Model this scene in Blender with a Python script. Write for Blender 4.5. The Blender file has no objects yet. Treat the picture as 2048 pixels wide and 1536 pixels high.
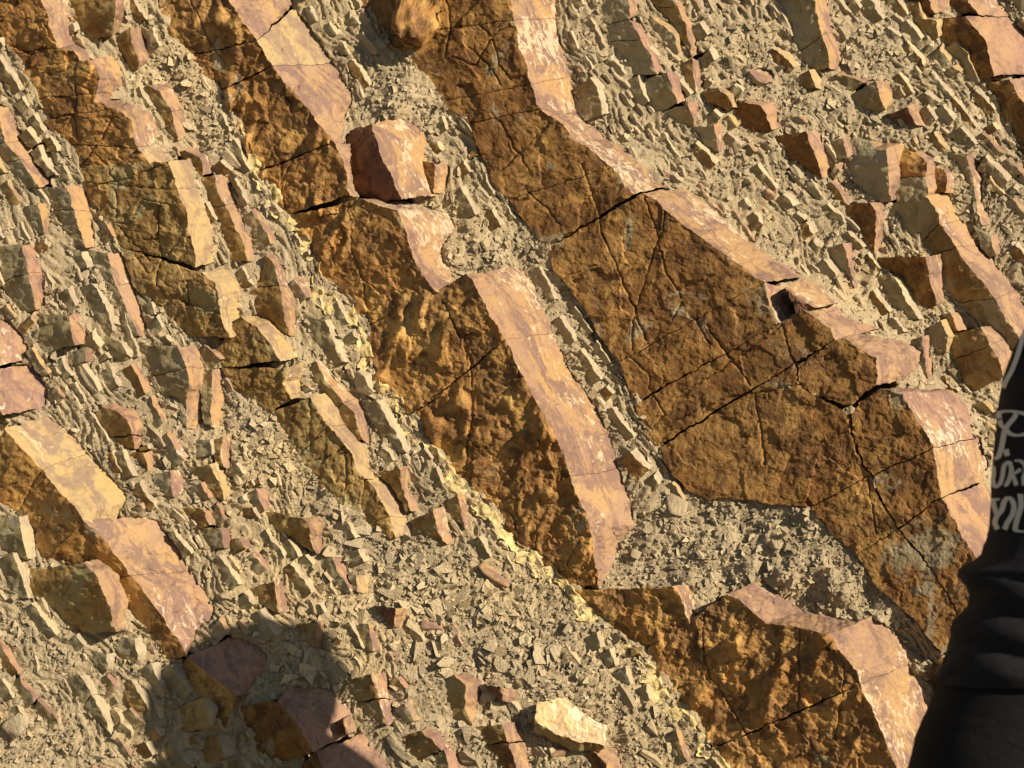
import bpy, bmesh, math, random
import numpy as np
from mathutils import Vector
from mathutils.bvhtree import BVHTree

# ------------------------------------------------------------------ camera, sky, sun, exposure
scene = bpy.context.scene
COL = scene.collection
CAM = np.array([0.0, -5.0, 1.45])
PXD = 5120.0                                   # photo pixels per unit of slope (90 mm lens, 2048 px wide)
cam_d = bpy.data.cameras.new("camera")
cam_d.lens = 90.0
cam_d.sensor_width = 36.0
cam_d.clip_end = 2000.0
cam_d.dof.use_dof = True
cam_d.dof.focus_distance = 4.95
cam_d.dof.aperture_fstop = 7.5
cam = bpy.data.objects.new("camera", cam_d)
COL.objects.link(cam)
cam.location = CAM
cam.rotation_euler = (math.radians(90), 0, 0)
scene.camera = cam

SUN = Vector((0.70, -0.59, 0.40)).normalized()   # towards the sun
world = bpy.data.worlds.new("World")
scene.world = world
world.use_nodes = True
wn = world.node_tree
wn.nodes.clear()
wo = wn.nodes.new("ShaderNodeOutputWorld")
wb = wn.nodes.new("ShaderNodeBackground")
ws = wn.nodes.new("ShaderNodeTexSky")
ws.sky_type = 'NISHITA'
ws.sun_disc = False
ws.sun_elevation = math.asin(SUN.z)
ws.sun_rotation = math.atan2(SUN.x, SUN.y)
ws.dust_density = 0.3
wb.inputs[1].default_value = 0.05
wn.links.new(ws.outputs[0], wb.inputs[0])
wn.links.new(wb.outputs[0], wo.inputs[0])

sun_d = bpy.data.lights.new("sun", 'SUN')
sun_d.energy = 5.0
sun_d.angle = math.radians(0.45)
sun_d.color = (1.0, 0.865, 0.665)
sun = bpy.data.objects.new("sun", sun_d)
COL.objects.link(sun)
sun.rotation_euler = SUN.to_track_quat('Z', 'Y').to_euler()
sun.location = (4, -6, 5)

vs = scene.view_settings
vs.view_transform = 'Standard'
vs.look = 'None'
vs.exposure = 0.54
vs.gamma = 1.0
vs.use_curve_mapping = False
scene.cycles.max_bounces = 5
scene.cycles.diffuse_bounces = 2
scene.cycles.use_denoising = True

# ------------------------------------------------------------------ helpers
rng = np.random.default_rng(7)
random.seed(7)
U = 1.0 / 1024.0                               # one photo pixel on the rock face, in metres
LEAN = math.radians(14)
NRM = np.array([0.0, -math.cos(LEAN), math.sin(LEAN)])   # outward normal of the mean rock face
ORG = np.array([0.0, 0.0, 1.45])


def at(px, py, h):
    """A point of the rock face: traced place on the mean face (px, py), h pixels-of-rock proud of it."""
    px = np.asarray(px, float); py = np.asarray(py, float); h = np.asarray(h, float)
    d = np.stack([(px - 1024) / PXD, np.ones_like(px), (768 - py) / PXD], -1)
    c = NRM @ (ORG - CAM)
    t = (c + h * U) / (d @ NRM)
    return CAM + d * t[..., None]


def _hash(ix, iy, seed):
    n = (ix.astype(np.int64) * 374761393 + iy.astype(np.int64) * 668265263 + seed * 1442695041) & 0xffffffff
    n = ((n ^ (n >> 13)) * 1274126177) & 0xffffffff
    return ((n ^ (n >> 16)) & 0xffff) / 65535.0


def noise(x, y, seed=0):
    """2D gradient noise, about -1..1."""
    x = np.asarray(x, float); y = np.asarray(y, float)
    ix = np.floor(x); iy = np.floor(y)
    fx = x - ix; fy = y - iy
    u = fx * fx * fx * (fx * (fx * 6 - 15) + 10); v = fy * fy * fy * (fy * (fy * 6 - 15) + 10)

    def g(a, b):
        ang = _hash(ix + a, iy + b, seed) * 2 * np.pi
        return np.cos(ang) * (fx - a) + np.sin(ang) * (fy - b)
    return 1.5 * ((g(0, 0) * (1 - u) + g(1, 0) * u) * (1 - v) + (g(0, 1) * (1 - u) + g(1, 1) * u) * v)


def fbm(x, y, seed=0, oct=4, gain=0.5):
    s = 0; a = 1.0
    for i in range(oct):
        s = s + a * noise(x, y, seed + i * 17)
        x = x * 2.03 + 3.1; y = y * 2.03 + 1.7; a *= gain
    return s


def facet(x, y, size, seed, slope, off):
    """Broken plates: every cell of an irregular net has its own small tilt and step."""
    gx_ = x / size; gy_ = y / size
    ix = np.floor(gx_); iy = np.floor(gy_)
    best = np.full(np.shape(x), 1e9); out = np.zeros(np.shape(x))
    for a in (-1, 0, 1):
        for b in (-1, 0, 1):
            cx = ix + a; cy = iy + b
            px = cx + 0.1 + 0.8 * _hash(cx, cy, seed); py = cy + 0.1 + 0.8 * _hash(cx, cy, seed + 1)
            d = (gx_ - px) ** 2 + (gy_ - py) ** 2
            m = d < best
            v = off * (_hash(cx, cy, seed + 2) - 0.5) * 2 + slope * size * ((gx_ - px) * (_hash(cx, cy, seed + 3) - 0.5) * 2 + (gy_ - py) * (_hash(cx, cy, seed + 4) - 0.5) * 2)
            out = np.where(m, v, out); best = np.where(m, d, best)
    return out


def mesh_obj(name, V, F, mats, parent=None, smooth=True, mat_idx=None, tint=None, tris=False):
    me = bpy.data.meshes.new(name)
    V = np.asarray(V, np.float32)
    F = np.asarray(F, np.int32)
    n = F.shape[1]
    me.vertices.add(len(V)); me.vertices.foreach_set("co", V.ravel())
    me.loops.add(F.size); me.loops.foreach_set("vertex_index", F.ravel())
    me.polygons.add(len(F))
    me.polygons.foreach_set("loop_start", np.arange(len(F), dtype=np.int32) * n)
    me.polygons.foreach_set("loop_total", np.full(len(F), n, np.int32))
    if mat_idx is not None:
        me.polygons.foreach_set("material_index", np.asarray(mat_idx, np.int32))
    me.polygons.foreach_set("use_smooth", np.full(len(F), bool(smooth)))
    if tint is not None:
        a = me.attributes.new("tint", 'FLOAT', 'POINT')
        a.data.foreach_set("value", np.asarray(tint, np.float32))
    me.update(calc_edges=True)
    me.validate()
    for m in (mats if isinstance(mats, (list, tuple)) else [mats]):
        me.materials.append(m)
    o = bpy.data.objects.new(name, me)
    COL.objects.link(o)
    if parent is not None:
        o.parent = parent
    return o


def tag(o, label=None, cat=None, group=None, kind=None):
    if label: o["label"] = label
    if cat: o["category"] = cat
    if group: o["group"] = group
    if kind: o["kind"] = kind
    return o


def empty(name, loc):
    e = bpy.data.objects.new(name, None)
    e.location = loc
    e.empty_display_size = 0.05
    COL.objects.link(e)
    return e


def keep_parent(o, p):
    o.parent = p
    o.matrix_parent_inverse.identity()
    o.location = o.location - p.location      # parents carry no rotation or scale


# ------------------------------------------------------------------ materials
def new_mat(name):
    m = bpy.data.materials.new(name)
    m.use_nodes = True
    nt = m.node_tree
    return m, nt, nt.nodes["Principled BSDF"]


def _noise(nt, co, scale, detail=5, rough=0.6, dist=0.0):
    n = nt.nodes.new("ShaderNodeTexNoise")
    n.inputs["Scale"].default_value = scale
    n.inputs["Detail"].default_value = detail
    n.inputs["Roughness"].default_value = rough
    n.inputs["Distortion"].default_value = dist
    nt.links.new(co, n.inputs["Vector"])
    return n.outputs["Fac"]


def _ramp(nt, fac, stops):
    r = nt.nodes.new("ShaderNodeValToRGB")
    r.color_ramp.elements[0].position = stops[0][0]
    r.color_ramp.elements[1].position = stops[-1][0]
    for s in stops[1:-1]:
        r.color_ramp.elements.new(s[0])
    for e, s in zip(r.color_ramp.elements, stops):
        c = s[1]
        e.color = (c, c, c, 1) if isinstance(c, (int, float)) else (*c, 1)
    nt.links.new(fac, r.inputs[0])
    return r.outputs[0]


def _mix(nt, fac, a, b, mode='MIX'):
    m = nt.nodes.new("ShaderNodeMix")
    m.data_type = 'RGBA'
    m.blend_type = mode
    for sock, v in ((m.inputs[0], fac), (m.inputs[6], a), (m.inputs[7], b)):
        if isinstance(v, (int, float)):
            sock.default_value = v
        elif isinstance(v, tuple):
            sock.default_value = (*v, 1)
        else:
            nt.links.new(v, sock)
    return m.outputs[2]


def _coords(nt, stretch=None, rot=0.0):
    tc = nt.nodes.new("ShaderNodeTexCoord")
    if stretch is None:
        return tc.outputs["Object"]
    mp = nt.nodes.new("ShaderNodeMapping")
    mp.vector_type = 'TEXTURE'
    mp.inputs["Rotation"].default_value = (0, rot, 0)
    mp.inputs["Scale"].default_value = stretch
    nt.links.new(tc.outputs["Object"], mp.inputs["Vector"])
    return mp.outputs["Vector"]


def _bump(nt, bsdf, fac, strength, dist):
    b = nt.nodes.new("ShaderNodeBump")
    b.inputs["Strength"].default_value = strength
    b.inputs["Distance"].default_value = dist
    nt.links.new(fac, b.inputs["Height"])
    nt.links.new(b.outputs[0], bsdf.inputs["Normal"])


def sole_mat(name, dark, mid, light, grey, grey_amt, spec=0.25, bump=0.004):
    """Iron-stained bedding plane: rust mottling, paler grains, bare grey-green patches."""
    m, nt, b = new_mat(name)
    co = _coords(nt)
    c = _mix(nt, _ramp(nt, _noise(nt, co, 7.5, 10, 0.7, 0.5), [(0.44, 0.0), (0.58, 0.75)]), mid, light)
    c = _mix(nt, _ramp(nt, _noise(nt, co, 19, 10, 0.72, 0.7), [(0.47, 0.0), (0.57, 0.85)]), c, dark)
    c = _mix(nt, _ramp(nt, _noise(nt, co, 85, 7, 0.75), [(0.54, 0.0), (0.68, 0.5)]), c, light)
    c = _mix(nt, _ramp(nt, _noise(nt, co, 4.3, 8, 0.66, 1.0), [(0.50, 0.0), (0.60, 0.42)]), c, dark)
    c2 = _mix(nt, _ramp(nt, _noise(nt, co, 48, 8, 0.75), [(0.55, 0.0), (0.66, 0.5)]), c, dark)
    g = _noise(nt, co, 6.5, 9, 0.66, 0.8)
    gm = _ramp(nt, g, [(0.635 - grey_amt, 0.0), (0.665 - grey_amt, 0.9)])
    gv = _mix(nt, _ramp(nt, _noise(nt, co, 40, 6, 0.7), [(0.45, 0.0), (0.65, 0.6)]), grey, mid)
    c3 = _mix(nt, gm, c2, gv)
    nt.links.new(c3, b.inputs["Base Color"])
    b.inputs["Roughness"].default_value = 0.55
    b.inputs["Specular IOR Level"].default_value = spec
    h = nt.nodes.new("ShaderNodeMath"); h.operation = 'ADD'
    nt.links.new(_noise(nt, co, 260, 4, 0.65), h.inputs[0])
    nt.links.new(_noise(nt, co, 60, 8, 0.68), h.inputs[1])
    _bump(nt, b, h.outputs[0], 0.6, bump * 1.3)
    return m


def joint_mat(name, base, ochre, purple, cream, cream_amt):
    """Broken edge of a bed: pinkish tan, ochre and purple staining, flakes of cream crust."""
    m, nt, b = new_mat(name)
    co = _coords(nt)
    cs = _coords(nt, (0.6, 0.6, 1.0), math.radians(-28))
    c = _mix(nt, _ramp(nt, _noise(nt, co, 6, 8, 0.65, 0.5), [(0.44, 0.0), (0.58, 0.9)]), base, ochre)
    c = _mix(nt, _ramp(nt, _noise(nt, cs, 9, 10, 0.72, 0.9), [(0.47, 0.0), (0.54, 0.9)]), c, purple)
    c = _mix(nt, _ramp(nt, _noise(nt, cs, 45, 8, 0.72), [(0.50, 0.0), (0.62, 0.55)]), c, ochre)
    c = _mix(nt, _ramp(nt, _noise(nt, cs, 110, 6, 0.7), [(0.52, 0.0), (0.66, 0.5)]), c, purple)
    fl = _noise(nt, cs, 52, 5, 0.6, 0.6)
    big = _noise(nt, co, 6.5, 3, 0.5)
    mm = nt.nodes.new("ShaderNodeMath"); mm.operation = 'MULTIPLY_ADD'
    nt.links.new(big, mm.inputs[0]); mm.inputs[1].default_value = 0.95
    nt.links.new(fl, mm.inputs[2])
    hf = nt.nodes.new('ShaderNodeMath'); hf.operation = 'MULTIPLY'; hf.inputs[1].default_value = 0.5
    nt.links.new(mm.outputs[0], hf.inputs[0])
    th = 0.62 - 0.64 * cream_amt
    c = _mix(nt, _ramp(nt, hf.outputs[0], [(th - 0.01, 0.0), (th + 0.03, 0.8)]), c, cream)
    nt.links.new(c, b.inputs["Base Color"])
    b.inputs["Roughness"].default_value = 0.75
    b.inputs["Specular IOR Level"].default_value = 0.25
    h = nt.nodes.new("ShaderNodeMath"); h.operation = 'ADD'
    nt.links.new(_noise(nt, cs, 120, 5, 0.65), h.inputs[0])
    nt.links.new(_noise(nt, co, 40, 5, 0.6), h.inputs[1])
    _bump(nt, b, h.outputs[0], 0.5, 0.003)
    return m


def shale_mat(name, a, bcol, warm, pinkish=None):
    m, nt, b = new_mat(name)
    co = _coords(nt)
    at_ = nt.nodes.new("ShaderNodeAttribute"); at_.attribute_name = "tint"
    n1 = _noise(nt, co, 9, 6, 0.62)
    c = _mix(nt, _ramp(nt, n1, [(0.36, 0.0), (0.64, 1.0)]), a, bcol)
    c = _mix(nt, _ramp(nt, _noise(nt, co, 3.2, 4, 0.5), [(0.50, 0.0), (0.66, 0.7)]), c, warm)
    c = _mix(nt, _ramp(nt, _noise(nt, co, 90, 5, 0.7), [(0.45, 0.0), (0.75, 0.35)]), c, tuple(x * 0.62 for x in a))
    # tint: each flake its own shade of the same stone
    t = _ramp(nt, at_.outputs["Fac"], [(0.0, 0.72), (0.5, 1.0), (1.0, 1.22)])
    c = _mix(nt, 1.0, c, t, 'MULTIPLY')
    if pinkish:
        c = _mix(nt, _ramp(nt, at_.outputs["Fac"], [(0.955, 0.0), (0.965, 0.75)]), c, pinkish)
    nt.links.new(c, b.inputs["Base Color"])
    b.inputs["Roughness"].default_value = 0.9
    b.inputs["Specular IOR Level"].default_value = 0.15
    h = nt.nodes.new("ShaderNodeMath"); h.operation = 'ADD'
    nt.links.new(_noise(nt, co, 220, 4, 0.7), h.inputs[0])
    nt.links.new(_noise(nt, co, 70, 5, 0.65), h.inputs[1])
    _bump(nt, b, h.outputs[0], 0.9, 0.006)
    return m


def plain_mat(name, col, rough=0.85, spec=0.2, nscale=0, var=0.25, bump=0.0):
    m, nt, b = new_mat(name)
    if nscale:
        co = _coords(nt)
        n = _noise(nt, co, nscale, 5, 0.65)
        c = _mix(nt, _ramp(nt, n, [(0.3, 0.0), (0.7, 1.0)]), tuple(x * (1 - var) for x in col), tuple(min(1, x * (1 + var)) for x in col))
        nt.links.new(c, b.inputs["Base Color"])
        if bump:
            _bump(nt, b, n, 0.6, bump)
    else:
        b.inputs["Base Color"].default_value = (*col, 1)
    b.inputs["Roughness"].default_value = rough
    b.inputs["Specular IOR Level"].default_value = spec
    return m


M = {}
M['sole_brown'] = sole_mat("rust_brown_bedding_plane", (0.10, 0.045, 0.015), (0.255, 0.12, 0.032), (0.46, 0.265, 0.08), (0.33, 0.275, 0.165), 0.045)
M['sole_gold'] = sole_mat("golden_rust_bedding_plane", (0.13, 0.06, 0.02), (0.40, 0.198, 0.054), (0.64, 0.39, 0.12), (0.40, 0.34, 0.21), 0.02, 0.35)
M['sole_olive'] = sole_mat("ochre_olive_bedding_plane", (0.20, 0.11, 0.034), (0.34, 0.21, 0.068), (0.46, 0.32, 0.125), (0.35, 0.28, 0.135), 0.10)
M['sole_grey'] = sole_mat("olive_grey_bedding_plane", (0.24, 0.18, 0.085), (0.33, 0.265, 0.14), (0.44, 0.36, 0.20), (0.37, 0.32, 0.20), 0.14)
M['sole_red'] = sole_mat("dark_red_broken_face", (0.10, 0.045, 0.035), (0.20, 0.09, 0.055), (0.40, 0.22, 0.09), (0.30, 0.20, 0.12), -0.02)
M['edge_tan'] = joint_mat("tan_pink_broken_edge", (0.34, 0.215, 0.138), (0.42, 0.262, 0.115), (0.205, 0.126, 0.10), (0.53, 0.43, 0.30), 0.06)
M['edge_fleck'] = joint_mat("cream_flecked_broken_edge", (0.315, 0.195, 0.125), (0.40, 0.245, 0.105), (0.19, 0.115, 0.092), (0.52, 0.42, 0.285), 0.12)
M['edge_red'] = joint_mat("reddish_broken_edge", (0.33, 0.195, 0.135), (0.40, 0.245, 0.122), (0.205, 0.122, 0.10), (0.56, 0.47, 0.35), 0.07)
M['edge_pale'] = joint_mat("pale_ochre_broken_edge", (0.40, 0.29, 0.15), (0.45, 0.31, 0.125), (0.25, 0.17, 0.12), (0.55, 0.455, 0.29), 0.05)
M['edge_shale'] = joint_mat("pale_shale_edge", (0.42, 0.355, 0.24), (0.47, 0.38, 0.22), (0.34, 0.27, 0.195), (0.56, 0.49, 0.34), 0.0)
M['shale'] = shale_mat("olive_grey_shale", (0.415, 0.332, 0.208), (0.52, 0.415, 0.262), (0.56, 0.432, 0.24))
M['flake'] = shale_mat("shale_flakes", (0.42, 0.34, 0.215), (0.53, 0.43, 0.278), (0.57, 0.44, 0.25), (0.38, 0.245, 0.165))
M['crust'] = plain_mat("yellow_mineral_crust", (0.58, 0.45, 0.205), 0.85, 0.2, 55, 0.35, 0.006)
M['ground'] = plain_mat("gravel_ground", (0.15, 0.135, 0.10), 0.95, 0.1, 9, 0.3, 0.02)

# ------------------------------------------------------------------ the traced rock face (photo pixels)
# every block: crest C (edge between bedding plane and broken edge), L (where the bedding plane leaves the shale),
# R (where the broken edge dives into the shale); all listed from the top downwards
P = {}
P['A'] = [
 ([(80,-30),(82,0),(92,20),(99,50),(107,75),(120,93)], [(-60,-30),(-20,50),(38,105)], [(115,-30),(117,0),(125,22),(128,42),(135,65),(147,90)]),
 ([(120,95),(150,105),(160,125)], [(38,107),(52,135)], [(150,92),(165,105),(174,122)]),
 ([(178,118),(200,152),(196,182)], [(52,137),(80,195)], [(214,113),(243,160),(222,186)]),
 ([(190,190),(190,203),(225,215)], [(80,197),(102,235)], [(230,196),(240,205),(248,211)]),
 ([(235,217),(262,240),(266,265),(272,293)], [(102,236),(140,290)], [(252,211),(288,226),(305,250),(313,288)]),
 ([(274,296),(290,315),(306,336)], [(142,292),(165,330)], [(300,294),(318,310),(334,322)]),
 ([(337,321),(346,350),(351,378)], [(166,331),(180,365)], [(364,319),(372,345),(376,376)]),
 ([(357,380),(372,421),(382,479),(392,532)], [(181,367),(225,452),(252,495)], [(385,378),(400,422),(410,459),(422,526)]),
 ([(402,545),(428,566),(436,596),(440,634),(452,660),(462,677)], [(254,500),(280,574),(325,616),(385,672)], [(445,539),(462,560),(472,584),(468,631),(476,650),(485,666)]),
 ([(478,635),(516,655),(543,691),(560,722)], [(440,690),(452,715),(456,735)], [(520,628),(545,640),(566,680),(590,716)]),
 ([(575,735),(566,765),(582,800)], [(456,737),(480,775),(545,822)], [(605,725),(598,770),(602,795)]),
 ([(619,795),(640,828),(655,852)], [(545,825),(575,875),(600,908)], [(660,783),(675,812),(692,847)]),
 ([(656,854),(687,885),(704,913),(712,940),(727,962)], [(601,910),(625,940),(662,980),(722,1030)], [(694,849),(722,893),(740,918),(743,950),(745,960)]),
 ([(735,955),(747,973),(762,1003),(777,1033)], [(722,975),(730,1036),(750,1045)], [(764,951),(787,980),(810,1018),(817,1032)]),
 ([(778,1035),(785,1060),(792,1075)], [(752,1046),(768,1056),(785,1076)], [(818,1034),(821,1050),(824,1065)]),
]
P['B'] = [
 ([(228,-20),(232,10),(222,72)], [(150,-20),(150,25),(190,82)], [(242,-20),(242,20),(232,66)]),
 ([(258,55),(265,88),(277,120),(275,140)], [(232,73),(235,100),(250,130),(265,142)], [(283,55),(297,88),(300,115),(285,130)]),
 ([(292,170),(320,185),(333,205),(343,222)], [(286,176),(305,190),(314,224)], [(325,163),(355,178),(366,216)]),
 ([(344,224),(348,245),(355,283)], [(315,226),(335,265),(349,284)], [(367,218),(376,250),(374,277)]),
 ([(368,299),(400,319),(408,350)], [(363,303),(380,335),(400,355)], [(392,290),(423,316),(428,342)]),
 ([(428,350),(437,384),(450,411)], [(411,352),(413,384),(426,412)], [(455,348),(464,380),(475,406)]),
 ([(451,413),(470,449),(492,504),(495,526)], [(428,414),(440,445),(455,484),(473,524)], [(476,408),(490,449),(510,504),(513,524)]),
 ([(533,507),(550,535),(564,570)], [(525,530),(518,570)], [(545,505),(565,540),(577,570)]),
 ([(555,575),(571,643),(578,672)], [(508,577),(512,616),(560,660)], [(575,573),(591,637),(597,674)]),
 ([(632,719),(649,760),(662,772),(687,803)], [(622,735),(636,765),(660,790),(678,812)], [(650,722),(668,752),(684,770),(712,795)]),
 ([(689,805),(707,823),(714,850),(726,880)], [(680,814),(692,835),(700,860),(715,885)], [(714,797),(732,823),(740,863),(747,893)]),
 ([(799,935),(804,973),(812,1005),(822,1023)], [(764,940),(787,970),(806,1008),(815,1025)], [(817,933),(819,963),(837,1013),(834,1023)]),
 ([(867,1018),(877,1063),(884,1078),(894,1090)], [(832,1035),(847,1060),(875,1075),(885,1090)], [(887,1013),(897,1043),(912,1078),(910,1086)]),
 ([(917,988),(922,1030),(934,1058)], [(887,1000),(912,1028),(925,1050)], [(927,988),(934,1023),(944,1053)]),
]
P['C'] = [
 ([(440,-35),(457,0),(475,27),(490,50),(512,80)], [(315,-35),(328,0),(345,70),(380,110)], [(570,-35),(592,-5),(588,5),(580,15),(570,25)]),
 ([(517,85),(527,105),(545,130)], [(382,112),(412,140),(440,180)], [(590,12),(612,40),(637,70),(672,127)]),
 ([(546,132),(570,165),(600,198),(625,232),(652,267),(667,283)], [(441,182),(475,237),(500,290),(520,340)], [(673,129),(702,175),(714,194),(697,228),(680,262),(684,284)]),
 ([(670,286),(680,310),(690,335),(700,390)], [(521,342),(550,390),(575,430)], [(685,290),(692,315),(697,340),(707,392)]),
 ([(718,398),(792,421),(812,464),(824,509),(847,554),(880,586)], [(577,432),(600,465),(627,496),(635,544),(700,595),(738,648)], [(800,400),(900,424),(918,456),(882,505),(902,539),(909,572)]),
 ([(930,550),(943,558),(977,623),(1008,674)], [(740,652),(738,700),(755,745),(800,790),(828,826)], [(1040,532),(1050,540),(1073,589),(1104,661)]),
 ([(1013,684),(1042,746),(1066,794),(1094,838),(1117,886),(1143,950)], [(832,829),(871,890),(916,955),(935,967),(985,1005),(1060,1043)], [(1111,671),(1141,736),(1176,784),(1203,825),(1227,886),(1240,936)]),
 ([(1141,957),(1151,985),(1176,1033),(1184,1080),(1190,1130),(1197,1170)], [(985,1010),(1020,1055),(1060,1100),(1095,1130),(1130,1163),(1170,1172)], [(1244,940),(1266,1003),(1271,1050),(1245,1080),(1222,1125),(1203,1168)]),
 ([(1345,1172),(1359,1190),(1378,1248)], [(1150,1178),(1200,1230),(1288,1296)], [(1378,1172),(1386,1190),(1384,1246)]),
 ([(1454,1187),(1490,1212),(1530,1245),(1605,1257),(1657,1269),(1680,1300),(1714,1345),(1717,1366)], [(1291,1302),(1319,1337),(1351,1377),(1399,1440),(1425,1495)], [(1530,1155),(1560,1190),(1610,1222),(1700,1243),(1750,1232),(1785,1255),(1810,1310),(1815,1328)]),
 ([(1720,1372),(1745,1420),(1770,1480),(1795,1540),(1815,1590)], [(1430,1500),(1480,1545),(1540,1600),(1600,1660)], [(1817,1333),(1850,1380),(1870,1440),(1900,1510),(1925,1570)]),
 ([(1818,1595),(1860,1680),(1900,1760)], [(1605,1665),(1660,1740),(1720,1820)], [(1928,1575),(1970,1660),(2010,1740)]),
]
P['D'] = [   # last flag: 1 = no broken edge of its own (lies inside the big plane)
 ([(980,-160),(1000,-100),(1014,-38)], [(660,-150),(690,-90),(716,-38)], [(1070,-165),(1090,-105),(1105,-38)]),
 ([(1016,-35),(1022,5),(1029,40)], [(718,-35),(745,20),(775,70)], [(1106,-35),(1109,0),(1114,36)]),
 ([(1030,42),(1040,100),(1054,132),(1062,168)], [(778,72),(815,110),(850,150),(890,200)], [(1115,38),(1126,82),(1136,115),(1142,150)]),
 ([(1064,170),(1072,208),(1080,215)], [(892,202),(929,228),(940,245)], [(1143,152),(1150,195),(1157,228)]),
 ([(1081,216),(1124,250),(1148,282),(1179,297),(1219,333)], [(942,247),(960,275),(985,330),(1008,379),(1030,395)], [(1158,229),(1199,262),(1231,290),(1250,307),(1269,325)]),
 ([(1222,337),(1238,346),(1250,372),(1268,388)], [(1031,397),(1050,418),(1075,455),(1104,488)], [(1271,328),(1290,345),(1315,365),(1332,374)]),
 ([(1286,386),(1310,400),(1356,441),(1414,484),(1464,519),(1526,564)], [(1106,492),(1116,531),(1149,571),(1186,619),(1214,671),(1250,716)], [(1350,378),(1385,398),(1424,436),(1486,486),(1536,521),(1590,556)]),
 ([(1529,567),(1538,600),(1550,635),(1562,645)], [(1252,718),(1262,750),(1272,775),(1280,800)], [(1558,572),(1572,605),(1583,632),(1590,638)]),
 ([(1570,577),(1600,597),(1630,616)], [(1576,592),(1588,615),(1594,632)], [(1598,560),(1635,585),(1662,610)]),
 ([(1608,618),(1635,640),(1662,657),(1667,678)], [(1282,802),(1290,830),(1300,850),(1320,890)], [(1655,612),(1690,637),(1720,650),(1745,660)]),
 ([(1672,680),(1700,682),(1755,719),(1754,750),(1750,770)], [(1594,731),(1602,771),(1641,793),(1702,811)], [(1712,668),(1790,684),(1826,705),(1823,735),(1790,765)]),
 ([(1594,726),(1603,774),(1640,796),(1680,817),(1700,836),(1703,870),(1726,932),(1742,950)], [(1322,893),(1330,930),(1374,980),(1420,1000),(1480,1000),(1560,1008),(1619,1014)], None),
 ([(1757,777),(1801,783),(1819,818),(1846,856),(1862,880),(1865,896)], [(1715,806),(1703,833),(1706,870),(1730,930),(1746,950)], [(1860,778),(1891,781),(1921,816),(1931,856),(1934,876),(1937,879)]),
 ([(1743,951),(1760,1000),(1796,1058)], [(1620,1014),(1660,1062),(1713,1110)], None),
 ([(1866,897),(1876,953),(1884,993)], [(1746,951),(1764,998),(1798,1057)], [(1937,880),(1946,908),(1953,968)]),
 ([(1796,1059),(1862,1140),(1900,1200),(1930,1260)], [(1713,1110),(1755,1175),(1830,1240),(1885,1310)], None),
 ([(1885,994),(1916,1058),(1948,1110),(1995,1185),(2050,1270)], [(1800,1058),(1865,1140),(1903,1200),(1933,1262),(1985,1330)], [(1955,972),(1986,1020),(2015,1080),(2065,1160),(2115,1240)]),
 ([(2053,1275),(2110,1370),(2170,1460)], [(1890,1315),(1960,1420),(2030,1520)], [(2118,1245),(2180,1330),(2240,1420)]),
]
P['E1'] = [
 ([(1252,-30),(1256,0),(1258,34)], [(1195,-30),(1205,0),(1213,48)], [(1266,-30),(1269,0),(1271,28)]),
 ([(1262,45),(1275,78)], [(1214,50),(1228,82)], [(1283,50),(1297,76)]),
 ([(1289,77),(1301,112),(1314,150)], [(1229,84),(1255,120),(1266,150)], [(1299,77),(1311,115),(1321,142)]),
 ([(1334,145),(1346,187),(1356,207)], [(1284,160),(1289,195),(1324,222)], [(1346,145),(1359,175),(1371,202)]),
 ([(1376,207),(1382,230),(1389,250)], [(1325,224),(1350,240),(1375,252)], [(1386,205),(1392,225),(1396,245)]),
 ([(1426,250),(1432,275),(1438,305)], [(1386,255),(1405,275),(1424,298)], [(1436,247),(1442,275),(1447,302)]),
]
P['E2'] = [
 ([(1310,-40),(1340,-5),(1354,13)], [(1270,-40),(1300,-5),(1314,13)], [(1330,-42),(1355,-8),(1369,18)]),
 ([(1356,15),(1371,50),(1381,82),(1386,112)], [(1316,15),(1349,50),(1374,98)], [(1371,22),(1391,67),(1402,107)]),
 ([(1381,122),(1390,165),(1395,188)], [(1360,130),(1375,165),(1388,190)], [(1400,122),(1408,160),(1402,178)]),
 ([(1485,203),(1520,212),(1533,228),(1543,262)], [(1472,208),(1475,225),(1490,243),(1530,265)], [(1500,198),(1540,207),(1552,222),(1568,252)]),
 ([(1611,264),(1632,318),(1646,355)], [(1558,270),(1585,315),(1630,350)], [(1638,262),(1652,320),(1666,352)]),
 ([(1662,362),(1686,393),(1694,408)], [(1655,369),(1668,388),(1686,407)], [(1683,355),(1700,393),(1706,405)]),
 ([(1740,405),(1751,421),(1751,466),(1748,504)], [(1696,409),(1711,441),(1743,497)], [(1762,402),(1771,414),(1772,459),(1768,496)]),
 ([(1851,513),(1863,569),(1873,609)], [(1753,514),(1798,554),(1823,581),(1856,619)], [(1871,510),(1878,539),(1893,609)]),
 ([(1901,626),(1916,661)], [(1878,631),(1901,664)], [(1928,621),(1941,656)]),
 ([(1961,654),(1976,691)], [(1898,666),(1911,716)], [(1981,651),(1998,681)]),
 ([(1986,691),(1996,716),(2006,754)], [(1911,721),(1923,756),(1946,784)], [(2003,684),(2016,719),(2016,744)]),
]
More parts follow.
